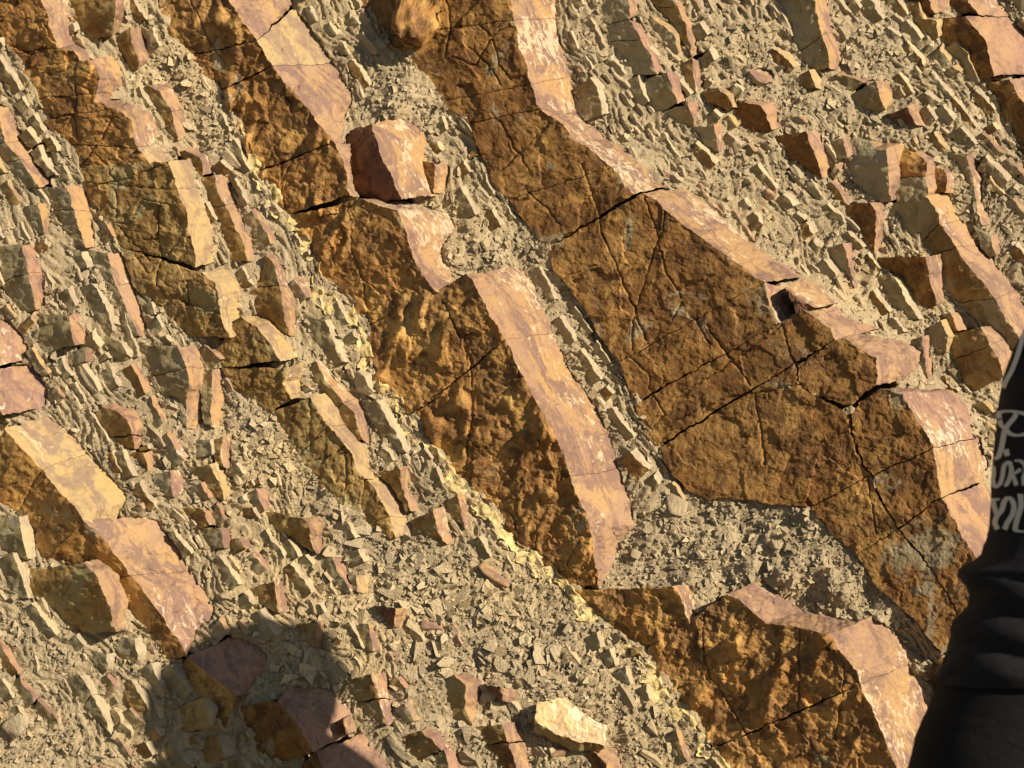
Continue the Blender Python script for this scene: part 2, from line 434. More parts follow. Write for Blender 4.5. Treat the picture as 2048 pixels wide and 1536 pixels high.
P['E3'] = [
 ([(1625,-30),(1631,15),(1640,70)], [(1535,-30),(1565,12),(1605,95)], [(1650,-30),(1655,15),(1657,65)]),
 ([(1648,72),(1656,105),(1658,137)], [(1606,100),(1622,120),(1643,142)], [(1661,67),(1678,92),(1686,135)]),
 ([(1671,147),(1700,155),(1728,165)], [(1668,152),(1690,172),(1708,184)], [(1680,145),(1706,151),(1736,161)]),
 ([(1751,162),(1758,190),(1773,220)], [(1708,186),(1716,207),(1751,221)], [(1770,160),(1786,177),(1781,208)]),
 ([(1866,265),(1891,297)], [(1853,267),(1886,302)], [(1878,257),(1901,290)]),
 ([(1933,310),(1948,375),(1956,421),(1966,454)], [(1893,302),(1918,335),(1941,375),(1948,409),(1958,454)], [(1946,305),(1966,350),(1971,409),(1986,446)]),
 ([(1983,474),(1993,514)], [(1958,459),(1971,496),(1985,516)], [(1998,466),(2003,504)]),
]
P['E4'] = [
 ([(1688,277),(1696,315)], [(1668,277),(1673,322)], [(1708,271),(1718,302)]),
 ([(1736,280),(1748,296),(1773,301),(1776,350),(1782,405)], [(1712,272),(1698,315),(1702,340),(1735,378),(1770,406)], [(1752,278),(1778,288),(1803,288),(1803,350),(1797,396)]),
 ([(1830,305),(1855,325),(1850,350)], [(1806,292),(1806,330),(1812,350)], [(1842,300),(1865,318),(1862,345)]),
 ([(1855,355),(1858,385),(1845,403)], [(1805,358),(1803,385),(1801,405)], [(1862,355),(1868,380),(1862,400)]),
 ([(1886,337),(1896,362),(1890,385)], [(1868,332),(1858,375),(1864,388)], [(1898,332),(1906,360),(1904,382)]),
 ([(1850,392),(1876,425),(1880,445)], [(1783,408),(1811,451),(1848,477)], [(1895,388),(1912,420),(1925,438)]),
 ([(1881,449),(1900,476),(1913,494)], [(1853,479),(1857,492),(1868,512)], [(1928,444),(1948,470),(1958,491)]),
 ([(1914,496),(1931,526),(1961,559),(1990,597)], [(1869,514),(1886,546),(1906,584),(1922,604)], [(1959,493),(1986,516),(2011,554),(2030,578)]),
 ([(1992,600),(2013,641),(2036,674),(2070,730)], [(1924,606),(1955,632),(1996,674),(2030,730)], [(2032,580),(2051,609),(2070,650),(2105,710)]),
]
P['E5'] = [
 ([(1845,-30),(1860,0),(1871,25)], [(1800,-30),(1830,5),(1852,32)], [(1890,-30),(1910,-5),(1907,16)]),
 ([(1925,-30),(1938,5),(1955,28)], [(1908,-30),(1914,8),(1925,28)], [(1985,-30),(2000,-2),(2022,32)]),
 ([(1930,32),(1971,82),(1980,120),(1987,153)], [(1885,35),(1890,75),(1925,107),(1955,160)], [(2020,37),(2060,75),(2085,120),(2090,145)]),
 ([(2018,160),(2048,207),(2085,265)], [(1971,164),(2011,225),(2045,290)], [(2080,148),(2115,190),(2155,245)]),
 ([(2088,270),(2130,340),(2175,420)], [(2048,295),(2090,370),(2130,440)], [(2158,250),(2200,320),(2245,400)]),
]
P['F'] = [
 ([(-12,215),(0,240),(10,283)], [(-40,225),(-30,255),(-15,290)], [(25,212),(37,245),(45,278)]),
 ([(11,285),(40,318)], [(-14,292),(15,325)], [(46,280),(70,316)]),
 ([(41,320),(60,350),(78,374)], [(20,325),(38,355),(58,380)], [(71,319),(90,345),(107,365)]),
 ([(130,372),(147,421)], [(80,374),(107,419)], [(172,370),(184,420)]),
 ([(148,423),(157,459),(172,495)], [(109,421),(135,456),(152,490)], [(185,423),(190,455),(199,490)]),
 ([(215,507),(222,540),(232,570)], [(184,500),(198,525),(215,560)], [(250,507),(257,535),(270,565)]),
 ([(233,572),(245,598),(262,635),(278,672)], [(216,562),(230,598),(248,640),(262,672)], [(271,567),(278,597),(290,635),(299,670)]),
]
P['F4'] = [
 ([(44,489),(57,544)], [(-5,492),(10,560)], [(66,490),(77,544)]),
 ([(58,546),(67,596),(72,622)], [(10,562),(37,604),(58,625)], [(78,546),(94,592),(90,618)]),
 ([(138,628),(142,655),(148,690)], [(80,628),(80,671),(102,705)], [(152,625),(160,655),(164,688)]),
 ([(170,694),(170,722)], [(140,704),(147,729)], [(181,696),(180,722)]),
]
P['G1'] = [
 ([(355,694),(366,715),(375,735)], [(280,690),(295,720),(310,750)], [(390,692),(398,712),(405,732)]),
 ([(374,737),(378,770),(372,800),(376,857)], [(311,752),(325,785),(358,800),(366,850)], [(403,735),(405,770),(408,813),(403,856)]),
 ([(425,740),(422,800),(424,855)], [(410,745),(408,800),(412,850)], [(448,738),(447,800),(443,858)]),
 ([(405,692),(430,705),(440,720)], [(400,705),(415,725),(428,738)], [(418,690),(445,702),(452,718)]),
]
P['H'] = [
 ([(-40,740),(-20,775),(5,830)], [(-90,750),(-70,800),(-45,850)], [(60,730),(98,770),(100,815)]),
 ([(10,858),(32,885),(82,937)], [(-60,960),(-20,1000),(40,1015)], [(97,830),(140,860),(180,905)]),
 ([(83,939),(120,985),(155,1018),(163,1036)], [(42,1017),(58,1030),(75,1060),(92,1112)], [(182,907),(212,938),(264,995),(225,1050)]),
 ([(168,1045),(205,1075),(215,1090),(262,1150)], [(98,1116),(150,1125),(190,1135),(222,1155)], [(312,1033),(335,1065),(345,1080),(385,1140)]),
 ([(264,1152),(310,1212),(335,1252),(360,1287),(373,1307)], [(222,1157),(240,1210),(275,1237),(312,1272),(340,1318)], [(387,1143),(437,1220),(425,1240),(400,1260),(384,1288)]),
 ([(379,1316),(405,1337),(440,1365),(474,1392)], [(362,1325),(385,1370),(415,1415),(450,1455)], [(478,1268),(520,1290),(543,1312),(502,1383)]),
 ([(556,1400),(592,1447),(618,1490),(628,1500)], [(482,1412),(498,1450),(525,1498),(570,1522)], [(575,1372),(660,1376),(700,1415),(708,1462)]),
 ([(630,1505),(646,1538),(680,1590)], [(602,1527),(615,1560),(640,1610)], [(722,1468),(764,1515),(810,1575)]),
 ([(684,1595),(730,1670),(790,1750)], [(645,1615),(690,1700),(740,1780)], [(815,1580),(860,1650),(910,1730)]),
]
P['I'] = [
 ([(165,1125),(192,1152),(217,1210),(232,1264)], [(70,1140),(62,1170),(102,1215),(165,1266)], [(185,1120),(220,1152),(241,1207),(242,1262)]),
 ([(267,1274),(277,1324)], [(240,1277),(250,1312),(268,1328)], [(287,1274),(292,1322)]),
 ([(302,1327),(322,1369),(330,1392)], [(277,1340),(307,1369),(322,1394)], [(315,1324),(328,1349),(334,1385)]),
]
P['I2'] = [
 ([(40,1033),(42,1073),(55,1118)], [(0,1030),(-10,1070),(25,1112)], [(57,1030),(70,1055),(78,1110)]),
 ([(25,1105),(40,1145),(55,1198)], [(-5,1118),(15,1160),(38,1200)], [(36,1103),(52,1140),(66,1196)]),
 ([(160,1349),(182,1389)], [(130,1349),(145,1387),(168,1405)], [(177,1349),(200,1389)]),
 ([(184,1391),(200,1417),(222,1467)], [(170,1407),(180,1425),(207,1455)], [(202,1391),(220,1417),(232,1452)]),
]
# single blocks and slabs poking out of the shale: edge material, sole material
SLABS = [
 ('edge_shale','sole_grey', [(75,292),(85,320),(110,350)], [(66,300),(75,322),(100,352)], [(92,290),(107,318),(122,352)]),
 ('edge_shale','sole_grey', [(185,566),(210,609),(225,664)], [(160,571),(192,636),(220,671)], [(192,566),(217,609),(232,661)]),
 ('edge_shale','sole_grey', [(242,686),(260,716)], [(210,671),(225,716),(250,722)], [(248,684),(266,714)]),
 ('edge_shale','sole_grey', [(250,624),(260,660),(276,714)], [(240,628),(248,662),(266,716)], [(257,622),(268,656),(283,712)]),
 ('edge_tan','sole_grey', [(75,409),(84,445),(88,465)], [(40,412),(60,440),(78,466)], [(85,408),(96,445),(95,466)]),
 ('edge_red','sole_olive', [(205,815),(240,825),(257,840),(265,870)], [(197,818),(202,842),(212,860),(228,875)], [(215,806),(270,820),(280,843),(280,870)]),
 ('edge_red','sole_olive', [(265,872),(268,899)], [(230,877),(258,897)], [(280,872),(281,897)]),
 ('edge_red','sole_olive', [(286,905),(295,940)], [(265,903),(287,930)], [(305,900),(312,933)]),
 ('edge_tan','sole_olive', [(444,872),(442,915),(448,935)], [(420,880),(428,905),(436,930)], [(466,868),(465,910),(462,932)]),
 ('edge_shale','sole_grey', [(420,877),(424,912)], [(396,880),(402,915)], [(429,876),(430,908)]),
 ('edge_pale','sole_olive', [(418,927),(438,968),(450,1000)], [(386,932),(418,964),(440,1000)], [(438,922),(458,955),(466,990)]),
 ('edge_red','sole_grey', [(340,942),(343,970),(347,996)], [(316,946),(322,972),(338,995)], [(366,940),(370,968),(374,993)]),
 ('edge_red','sole_olive', [(407,1018),(417,1050)], [(365,1013),(400,1060)], [(422,1020),(425,1050)]),
 ('edge_red','sole_grey', [(442,1055),(447,1098)], [(405,1055),(425,1095)], [(452,1055),(470,1098)]),
 ('edge_red','sole_grey', [(512,978),(522,1005),(530,1020)], [(500,985),(508,1010),(520,1025)], [(535,975),(543,1000),(544,1015)]),
 ('edge_tan','sole_olive', [(600,1035),(617,1045),(619,1083),(632,1105)], [(535,1022),(554,1055),(590,1075),(610,1095)], [(630,1033),(645,1045),(649,1080),(645,1106)]),
 ('edge_red','sole_grey', [(662,1113),(674,1140),(690,1168),(704,1184)], [(645,1115),(660,1140),(678,1168),(694,1184)], [(686,1112),(697,1138),(705,1160),(710,1182)]),
 ('edge_pale','sole_grey', [(712,1152),(715,1185)], [(700,1150),(708,1182)], [(742,1148),(732,1188)]),
 ('edge_red','sole_olive', [(548,1162),(559,1227)], [(512,1172),(527,1202),(552,1225)], [(563,1160),(579,1224)]),
 ('edge_tan','sole_olive', [(633,1245),(634,1297)], [(602,1247),(612,1277),(628,1296)], [(647,1243),(649,1297)]),
 ('edge_tan','sole_grey', [(737,1247),(747,1302)], [(714,1247),(730,1302)], [(747,1250),(758,1302)]),
 ('edge_shale','sole_grey', [(699,1245),(727,1297)], [(684,1250),(712,1294)], [(704,1245),(733,1297)]),
 ('edge_red','sole_olive', [(742,1349),(757,1398)], [(692,1358),(724,1402)], [(770,1346),(784,1398)]),
 ('edge_red','sole_olive', [(758,1400),(773,1450)], [(730,1404),(760,1448)], [(785,1400),(788,1446)]),
 ('edge_tan','sole_olive', [(905,1348),(932,1370),(928,1415),(946,1450)], [(892,1360),(900,1395),(912,1425),(938,1452)], [(935,1342),(960,1362),(962,1395),(950,1440)]),
 ('edge_red','sole_olive', [(840,1462),(862,1475),(882,1502)], [(810,1470),(820,1500),(845,1515)], [(852,1455),(876,1462),(895,1495)]),
 ('edge_red','sole_grey', [(886,1500),(895,1525),(905,1560)], [(870,1510),(880,1535),(890,1570)], [(905,1490),(918,1520),(930,1555)]),
 ('edge_tan','sole_olive', [(1003,1447),(1015,1484)], [(955,1452),(985,1488)], [(1042,1444),(1053,1480)]),
 ('edge_tan','sole_brown', [(1016,1486),(1030,1525),(1036,1545)], [(985,1490),(1005,1525),(1015,1545)], [(1053,1482),(1055,1510),(1060,1540)]),
 ('edge_tan','sole_brown', [(1184,1500),(1212,1525),(1220,1560)], [(1172,1510),(1180,1540),(1185,1570)], [(1225,1492),(1245,1520),(1250,1555)]),
 ('edge_tan','sole_grey', [(1349,1460),(1364,1502),(1374,1525)], [(1329,1475),(1349,1497),(1366,1527)], [(1359,1460),(1376,1497),(1386,1520)]),
 ('edge_shale','sole_grey', [(1193,1264),(1203,1296)], [(1172,1275),(1185,1302)], [(1203,1260),(1213,1292)]),
 ('edge_shale','sole_grey', [(1219,1297),(1231,1332)], [(1196,1312),(1224,1334)], [(1230,1296),(1240,1330)]),
 ('edge_shale','sole_grey', [(1251,1332),(1259,1369)], [(1234,1342),(1249,1367)], [(1258,1331),(1268,1366)]),
 ('edge_shale','sole_grey', [(1294,1369),(1299,1402)], [(1274,1377),(1289,1404)], [(1302,1369),(1309,1398)]),
 ('edge_shale','sole_grey', [(755,800),(780,850),(815,905)], [(735,800),(765,862),(800,905)], [(768,795),(798,846),(822,898)]),
 ('edge_shale','sole_grey', [(650,640),(670,690),(690,725)], [(615,625),(640,690),(675,728)], [(660,636),(682,686),(700,722)]),
 ('edge_pale','sole_olive', [(1838,3),(1848,38),(1872,42),(1877,75)], [(1818,5),(1830,40),(1850,60),(1868,82)], [(1846,3),(1857,36),(1883,38),(1886,72)]),
 ('edge_pale','sole_grey', [(1911,82),(1935,104),(1945,130),(1955,165)], [(1895,92),(1925,125),(1935,145),(1948,172)], [(1921,84),(1946,104),(1956,128),(1964,160)]),
 ('edge_red','sole_grey', [(1686,486),(1698,529),(1711,576)], [(1653,494),(1676,524),(1706,565)], [(1706,486),(1711,529),(1721,576)]),
 ('edge_pale','sole_grey', [(1881,641),(1896,674),(1893,704)], [(1848,659),(1861,684),(1884,707)], [(1889,640),(1903,672),(1899,702)]),
 ('edge_red','sole_grey', [(1843,671),(1851,721),(1858,759)], [(1811,684),(1828,716),(1848,754)], [(1851,671),(1864,706),(1874,746)]),
 ('edge_shale','sole_grey', [(1776,546),(1796,564),(1813,600),(1838,640)], [(1762,552),(1775,585),(1790,610),(1825,640)], [(1787,543),(1809,560),(1825,596),(1851,638)]),
 ('edge_red','sole_grey', [(1948,865),(1968,948)], [(1938,873),(1958,945)], [(1959,862),(1986,942)]),
 ('edge_pale','sole_grey', [(1966,803),(1986,825)], [(1936,813),(1971,830)], [(1973,799),(1995,822)]),
 ('edge_shale','sole_grey', [(1274,150),(1285,180),(1298,205)], [(1258,158),(1264,185),(1285,212)], [(1282,148),(1294,178),(1306,203)]),
 ('edge_shale','sole_grey', [(1178,155),(1195,175),(1204,232)], [(1158,172),(1170,200),(1178,238)], [(1186,152),(1204,172),(1212,228)]),
 ('edge_pale','sole_grey', [(1300,30),(1330,55),(1350,75),(1358,105)], [(1298,40),(1315,70),(1335,95),(1352,115)], [(1308,28),(1342,52),(1358,72),(1364,100)]),
 ('edge_pale','sole_olive', [(1618,140),(1632,175)], [(1600,150),(1612,180)], [(1630,138),(1646,180)]),
 ('edge_pale','sole_brown', [(1545,95),(1575,120),(1590,135)], [(1536,105),(1556,128),(1580,148)], [(1556,92),(1588,114),(1600,130)]),
 ('edge_shale','sole_grey', [(212,1307),(217,1342)], [(185,1300),(195,1325),(210,1345)], [(232,1302),(224,1338)]),
 ('edge_shale','sole_olive', [(262,1359),(280,1389),(297,1422)], [(250,1364),(255,1402),(285,1424)], [(272,1359),(290,1389),(304,1420)]),
 ('edge_shale','sole_olive', [(405,1395),(418,1420),(420,1455)], [(358,1410),(365,1440),(375,1465)], [(420,1395),(428,1418),(426,1450)]),
 ('edge_shale','sole_olive', [(440,1470),(450,1517)], [(412,1477),(410,1527)], [(465,1470),(477,1507)]),
 ('edge_shale','sole_olive', [(292,1485),(305,1510)], [(265,1487),(290,1512)], [(302,1482),(315,1505)]),
 ('edge_shale','sole_grey', [(715,1100),(728,1125)], [(698,1105),(712,1128)], [(726,1098),(740,1122)]),
]
# blocks that lie loose or stand clear: name, edge, sole, label, category, C, L, R, lift
LOOSE = [
 ('boulder','edge_fleck','sole_red','dark red boulder with tan flecked top perched on the golden ridge','boulder', [(742,247),(752,280),(765,315),(780,345),(803,398)], [(690,262),(695,312),(700,350),(712,385),(748,408)], [(812,235),(848,265),(845,310),(858,365),(868,392)], 26),
 ('rock_chip','edge_tan','sole_brown','tan slab fragment leaning on the right side of the dark red boulder','rock', [(869,325),(868,350),(868,385)], [(838,320),(842,345),(862,380)], [(905,325),(905,350),(893,388)], 6),
 ('loose_block','edge_tan','sole_red','small squared tan block with dark end lying in pale shale flakes','rock', [(792,1215),(789,1252)], [(745,1211),(762,1230),(784,1252)], [(818,1215),(812,1260)], 8),
 ('loose_block','edge_tan','sole_red','orange faced stone with dark left side above the cream block','rock', [(1002,1374),(1004,1404)], [(967,1367),(985,1385),(1000,1404)], [(1037,1380),(1030,1404)], 8),
 ('loose_block','edge_tan','sole_red','tilted brown wedge beside the dark hollow near top right','rock', [(1814,213),(1822,232),(1833,250)], [(1774,226),(1795,236),(1822,250)], [(1832,207),(1842,228),(1856,251)], 10),
 ('loose_block','edge_pale','sole_olive','smooth olive block lying across the shale below the top edge','rock', [(1436,176),(1455,190),(1466,214)], [(1405,182),(1415,205),(1455,222)], [(1447,172),(1468,192),(1472,215)], 10),
 ('flat_stone','edge_tan','sole_grey','flat brown stone half buried in scree near the top edge','rock', [(1500,140),(1515,155),(1532,168)], [(1496,150),(1508,165),(1524,174)], [(1522,128),(1550,142),(1562,158)], 4),
 ('loose_block','edge_tan','sole_brown','small brown chip resting on the shaded purple block','rock', [(634,1468),(640,1490)], [(622,1470),(630,1494)], [(650,1462),(658,1484)], 34),
 ('loose_block','edge_tan','sole_brown','larger brown chip on the right side of the shaded purple block','rock', [(686,1435),(694,1468)], [(672,1445),(680,1470)], [(700,1428),(712,1462)], 30),
]

CR = {
 'A': [[(152,120),(152,168),(152,230),(156,275)], [(152,168),(195,186)], [(97,228),(155,233)], [(160,335),(205,275),(225,240)], [(190,305),(215,335),(228,360)],
       [(175,375),(260,355),(340,322)], [(215,345),(275,300)], [(235,384),(232,445)], [(232,447),(262,446),(285,395),(340,410)], [(318,410),(318,480),(325,520),(310,560),(335,600)],
       [(290,479),(320,478)], [(270,510),(295,545),(325,525)], [(325,525),(350,490),(380,475)], [(340,515),(370,535)], [(325,616),(345,597),(395,550)], [(345,597),(380,610),(440,627)],
       [(374,560),(378,610)], [(660,915),(690,890)], [(612,923),(690,905)], [(690,910),(693,960),(685,995)], [(0,45),(40,0)], [(235,452),(300,520)], [(620,800),(622,900)], [(100,150),(140,135)]],
 'C': [[(698,410),(705,500),(725,560),(735,640)], [(885,600),(920,680),(943,719)], [(381,0),(400,40),(430,100),(455,130)], [(660,290),(580,330),(560,370)], [(940,720),(945,820),(930,955)],
       [(1408,1222),(1405,1280),(1420,1350),(1460,1410),(1499,1480)], [(1352,1380),(1400,1365),(1420,1352)], [(1600,1250),(1598,1330),(1598,1420)], [(1692,1320),(1685,1390),(1670,1480)],
       [(1590,1440),(1630,1500),(1660,1550)], [(1024,1033),(1045,1120)], [(1074,1048),(1070,1110),(1075,1160)], [(1720,1290),(1760,1262)], [(560,330),(570,420)]],
 'D': [[(960,50),(985,74),(1028,45)], [(985,74),(1000,130),(1020,160)], [(905,115),(950,130),(985,75)], [(895,0),(900,60),(890,115)], [(940,95),(985,140),(1000,170)], [(985,225),(1035,300),(1060,345)],
       [(1000,345),(1100,245)], [(1165,330),(1195,420),(1205,470),(1250,570),(1270,620)], [(1060,385),(1085,410),(1120,450)], [(1330,410),(1330,440),(1318,480),(1280,590),(1275,610)],
       [(1318,485),(1330,540),(1365,600)], [(1270,610),(1265,700)], [(1290,395),(1318,480)], [(1365,605),(1345,640)], [(1413,648),(1440,690),(1480,740),(1500,770)], [(1563,650),(1468,722),(1350,800)],
       [(1510,785),(1520,850),(1530,930)], [(1736,953),(1745,1010),(1751,1068)], [(1260,715),(1300,750),(1300,780)], [(1563,650),(1590,735)], [(1395,650),(1420,690)], [(1120,560),(1190,530)],
       [(1305,790),(1330,830),(1300,860)], [(1240,545),(1300,700)], [(1601,770),(1440,800),(1330,850)]],
}


class Poly:
    def __init__(self, pts):
        self.p = np.array(pts, float)
        d = np.linalg.norm(np.diff(self.p, axis=0), axis=1)
        self.s = np.concatenate([[0], np.cumsum(d)])
        self.len = self.s[-1]

    def __call__(self, t):
        x = np.interp(t * self.len, self.s, self.p[:, 0])
        y = np.interp(t * self.len, self.s, self.p[:, 1])
        return np.stack([x, y], -1)


def seg_dist(X, Y, lines):
    d = np.full(X.shape, 1e9)
    for ln in lines:
        for (x0, y0), (x1, y1) in zip(ln[:-1], ln[1:]):
            lx0, lx1 = min(x0, x1) - 12, max(x0, x1) + 12
            ly0, ly1 = min(y0, y1) - 12, max(y0, y1) + 12
            m = (X > lx0) & (X < lx1) & (Y > ly0) & (Y < ly1)
            if not m.any():
                continue
            x = X[m]; y = Y[m]
            vx, vy = x1 - x0, y1 - y0
            t = np.clip(((x - x0) * vx + (y - y0) * vy) / (vx * vx + vy * vy), 0, 1)
            d[m] = np.minimum(d[m], np.hypot(x - x0 - t * vx, y - y0 - t * vy))
    return d


NX, NY = 0.85, -0.53                          # across the beds, towards upper right, in photo axes
MASK_X0, MASK_Y0, MASK_S = -1000, -800, 4
MASK = np.zeros((800, 1200), bool)            # cells covered by blocks
CTRL = []                                     # (x, y, h) control points of the shale surface


def warp(X, Y):
    dx = 3.0 * noise(X / 34, Y / 34, 11) + 1.9 * noise(X / 11, Y / 11, 12) + 1.1 * noise(X / 5.5, Y / 5.5, 13)
    dy = 3.0 * noise(X / 34, Y / 34, 21) + 1.9 * noise(X / 11, Y / 11, 22) + 1.1 * noise(X / 5.5, Y / 5.5, 23)
    return X + dx, Y + dy


STYLE = {   # rise of the bedding plane, drop of the broken edge, bump sizes on the bedding plane
 'A': dict(k=0.64, kp=1.5, b1=2.0, l1=38, b2=1.2, l2=16),
 'B': dict(k=0.9, kp=1.8, b1=1.5, l1=26, b2=1.2, l2=12),
 'C': dict(k=0.57, kp=1.45, b1=7.5, l1=34, b2=1.5, l2=13),
 'D': dict(k=0.47, kp=1.5, b1=2.6, l1=60, b2=0.9, l2=18),
}
DEF = dict(k=0.86, kp=1.75, b1=1.8, l1=24, b2=1.3, l2=11)
D_LINE = ((745, 20), (1330, 930))


def block_height(bed, pl, pc):
    st = STYLE.get(bed[0] if bed in STYLE else bed, DEF)
    if bed == 'D':
        (x0, y0), (x1, y1) = D_LINE
        L = math.hypot(x1 - x0, y1 - y0)
        nx, ny = (y1 - y0) / L, -(x1 - x0) / L
        f = lambda p: st['k'] * np.maximum((p[:, 0] - x0) * nx + (p[:, 1] - y0) * ny, -20)
        return f(pl), f(pc)
    w = np.maximum((pc[:, 0] - pl[:, 0]) * NX + (pc[:, 1] - pl[:, 1]) * NY, 0.35 * np.hypot(*(pc - pl).T))
    return np.zeros(len(pl)), st['k'] * w


INNER_SEEDS = set()


def plan(bed, C, L, R, lift=0.0, inner=False, kp=None):
    """First pass: keep the polylines, mark the mask and the shale heights along the contacts."""
    pc, pl = Poly(C), Poly(L)
    pr = Poly(R) if R is not None else None
    s = np.linspace(0, 1, 14)
    c, l = pc(s), pl(s)
    st = STYLE.get(bed, DEF)
    hl, hc = block_height(bed, l, c)
    for t in np.linspace(0, 1, max(4, int(np.hypot(*(c - l).T).max() / 3))):
        ss = np.linspace(0, 1, max(4, int(max(pc.len, pl.len) / 3)))
        q = pl(ss) * (1 - t) + pc(ss) * t
        ix = ((q[:, 0] - MASK_X0) / MASK_S).astype(int); iy = ((q[:, 1] - MASK_Y0) / MASK_S).astype(int)
        ok = (ix >= 0) & (ix < MASK.shape[1]) & (iy >= 0) & (iy < MASK.shape[0])
        MASK[iy[ok], ix[ok]] = True
    if not inner and lift == 0:
        for (x, y), h in zip(l, hl):
            CTRL.append((x, y, max(h, -10) - 1.0))
    if pr is not None:
        r = pr(s)
        for t in np.linspace(0, 1, max(4, int(np.hypot(*(c - r).T).max() / 3))):
            ss = np.linspace(0, 1, max(4, int(max(pc.len, pr.len) / 3)))
            q = pc(ss) * (1 - t) + pr(ss) * t
            ix = ((q[:, 0] - MASK_X0) / MASK_S).astype(int); iy = ((q[:, 1] - MASK_Y0) / MASK_S).astype(int)
            ok = (ix >= 0) & (ix < MASK.shape[1]) & (iy >= 0) & (iy < MASK.shape[0])
            MASK[iy[ok], ix[ok]] = True
        w = np.hypot(*(r - c).T)
        hr = np.maximum(hc - (kp or st['kp']) * w, -22)
        if lift == 0:
            for (x, y), h in zip(r, hr):
                CTRL.append((x, y, h - 1.0))
    return pc, pl, pr


def build_block(name, bed, C, L, R, mats, parent=None, lift=0.0, seed=0, res=2.7, kp=None):
    pc, pl = Poly(C), Poly(L)
    pr = Poly(R) if R is not None else None
    st = STYLE.get(bed, DEF)
    slen = 0.5 * (pc.len + pl.len)
    ns = int(np.clip(max(pc.len, pl.len) / res, 5, 230))
    g = min(0.10, 0.35 / max(pc.len, 1)); gl = min(0.12, (1.5 if bed == 'C' else 0.8) / max(pl.len, 1))
    s = np.linspace(g, 1 - g, ns + 1)
    c, l = pc(s), pl(np.linspace(gl, 1 - gl, ns + 1))
    g2 = min(0.1, (1.7 if bed == 'C' else 0.7) / max(pc.len, 1))
    cs_ = pc(np.linspace(g2, 1 - g2, ns + 1))
    hl, hc = block_height(bed, l, c)
    if lift:
        hl = hl + lift * 0.5; hc = hc + lift
    wmax = np.hypot(*(c - l).T).max()
    nt = int(np.clip(wmax / res, 4, 230))
    ext = 0.0 if (bed == 'D' and (R is None or seed in INNER_SEEDS)) else min(0.5, 14.0 / max(wmax, 1))
    t = np.linspace(-ext, 1, nt + 1)
    if lift:
        t = np.linspace(0, 1, nt + 1)
    T, S = np.meshgrid(t, s)
    wT = np.clip(T, 0, 1) ** 6
    cx_ = cs_[:, None, 0] * (1 - wT) + c[:, None, 0] * wT; cy_ = cs_[:, None, 1] * (1 - wT) + c[:, None, 1] * wT
    X = l[:, None, 0] * (1 - T) + cx_ * T
    Y = l[:, None, 1] * (1 - T) + cy_ * T
    H = hl[:, None] * (1 - T) + hc[:, None] * T
    jit = (((seed * 7919) % 100) / 100.0 - 0.5) * 0.7
    chip = np.maximum(noise(s * pc.len / 13.0 + seed * 3.7, s * 0 + 0.37, 81) - 0.28, 0) * 9.0
    H = H - chip[:, None] * np.exp(-(((1 - T) * wmax) / 4.0) ** 2)
    step = np.tanh((noise(X / 75, Y / 75, 83) - 0.08) * 14) * 1.6 + np.tanh((noise(X / 36, Y / 36, 84) - 0.18) * 11) * 1.2
    fxx = X + 7 * noise(X / 25, Y / 25, 88) + 2.5 * noise(X / 8, Y / 8, 90); fyy = Y + 7 * noise(X / 25, Y / 25, 89) + 2.5 * noise(X / 8, Y / 8, 92)
    fz, fs, fo_ = {'A': (46, 0.16, 1.8), 'C': (52, 0.15, 2.0), 'D': (78, 0.115, 2.6), 'B': (26, 0.14, 1.0)}.get(bed, (24, 0.16, 1.0))
    step = step * 0.5 + facet(fxx, fyy, fz, 500, fs, fo_) + 0.5 * facet(fxx, fyy, fz * 0.4, 520, fs, fo_ * 0.7)
    H = H + step * np.clip((1 - T) * wmax / 8.0, 0, 1) * (0.6 if bed == 'D' else 1.0 if bed in STYLE else 0.5)
    edge_in = np.clip((1 - T) * wmax / 14.0, 0, 1)            # bumps fade out on the crest
    if bed == 'C':
        xw = X + 14 * noise(X / 60, Y / 60, 33); yw = Y + 14 * noise(X / 60, Y / 60, 34)
        a = xw * 0.35 - yw * 0.94; b = xw * 0.94 + yw * 0.35          # flutes run up and a little to the right
        n1_ = np.maximum(noise(a / 66, b / 31, 31) + 0.08, 0) ** 1.25
        n2_ = np.maximum(noise(a / 30 + 9, b / 19, 37) - 0.08, 0) ** 1.2
        patch = np.clip(0.42 + 1.5 * noise(X / 130, Y / 130, 38), 0.05, 1.0)
        bump = patch * (32.0 * n1_ + 12.0 * n2_) + 2.0 * fbm(X / 28, Y / 28, 39, 2) - 5.0
    else:
        bump = st['b1'] * fbm(X / st['l1'], Y / st['l1'], 31, 2)
    H = H + edge_in * (bump + st['b2'] * fbm(X / st['l2'], Y / st['l2'], 41, 3)) + (0.3 if bed == 'D' else 0.5) * noise(X / 5, Y / 5, 51)
    H = H + jit * (3.0 if bed in ('C', 'D', 'A') else 1.5) * 1.0
    ends = np.minimum(S - g, 1 - g - S) * slen
    H = H - 1.3 * np.exp(-(ends / 2.6) ** 2)
    if bed in CR:
        wx, wy = X + 2.2 * noise(X / 17, Y / 17, 61), Y + 2.2 * noise(X / 17, Y / 17, 62)
        dd = seg_dist(wx, wy, CR[bed])
        cw_ = 1.15 + 0.7 * noise(X / 40, Y / 40, 63)
        H = H - (5.5 + 3.5 * noise(X / 55, Y / 55, 64)) * np.exp(-(dd / cw_) ** 2) - 0.5 * np.exp(-(dd / 5) ** 2)
    WX, WY = warp(X, Y)
    V = [at(WX, WY, H).reshape(-1, 3)]
    n1 = (ns + 1) * (nt + 1)

    def quads(n, m, off):
        i = np.arange(n)[:, None] * (m + 1) + np.arange(m)[None, :] + off
        return np.stack([i, i + m + 1, i + m + 2, i + 1], -1).reshape(-1, 4)
    F = [quads(ns, nt, 0)]
    MI = [np.zeros(ns * nt, int)]
    rims = []
    rows = []
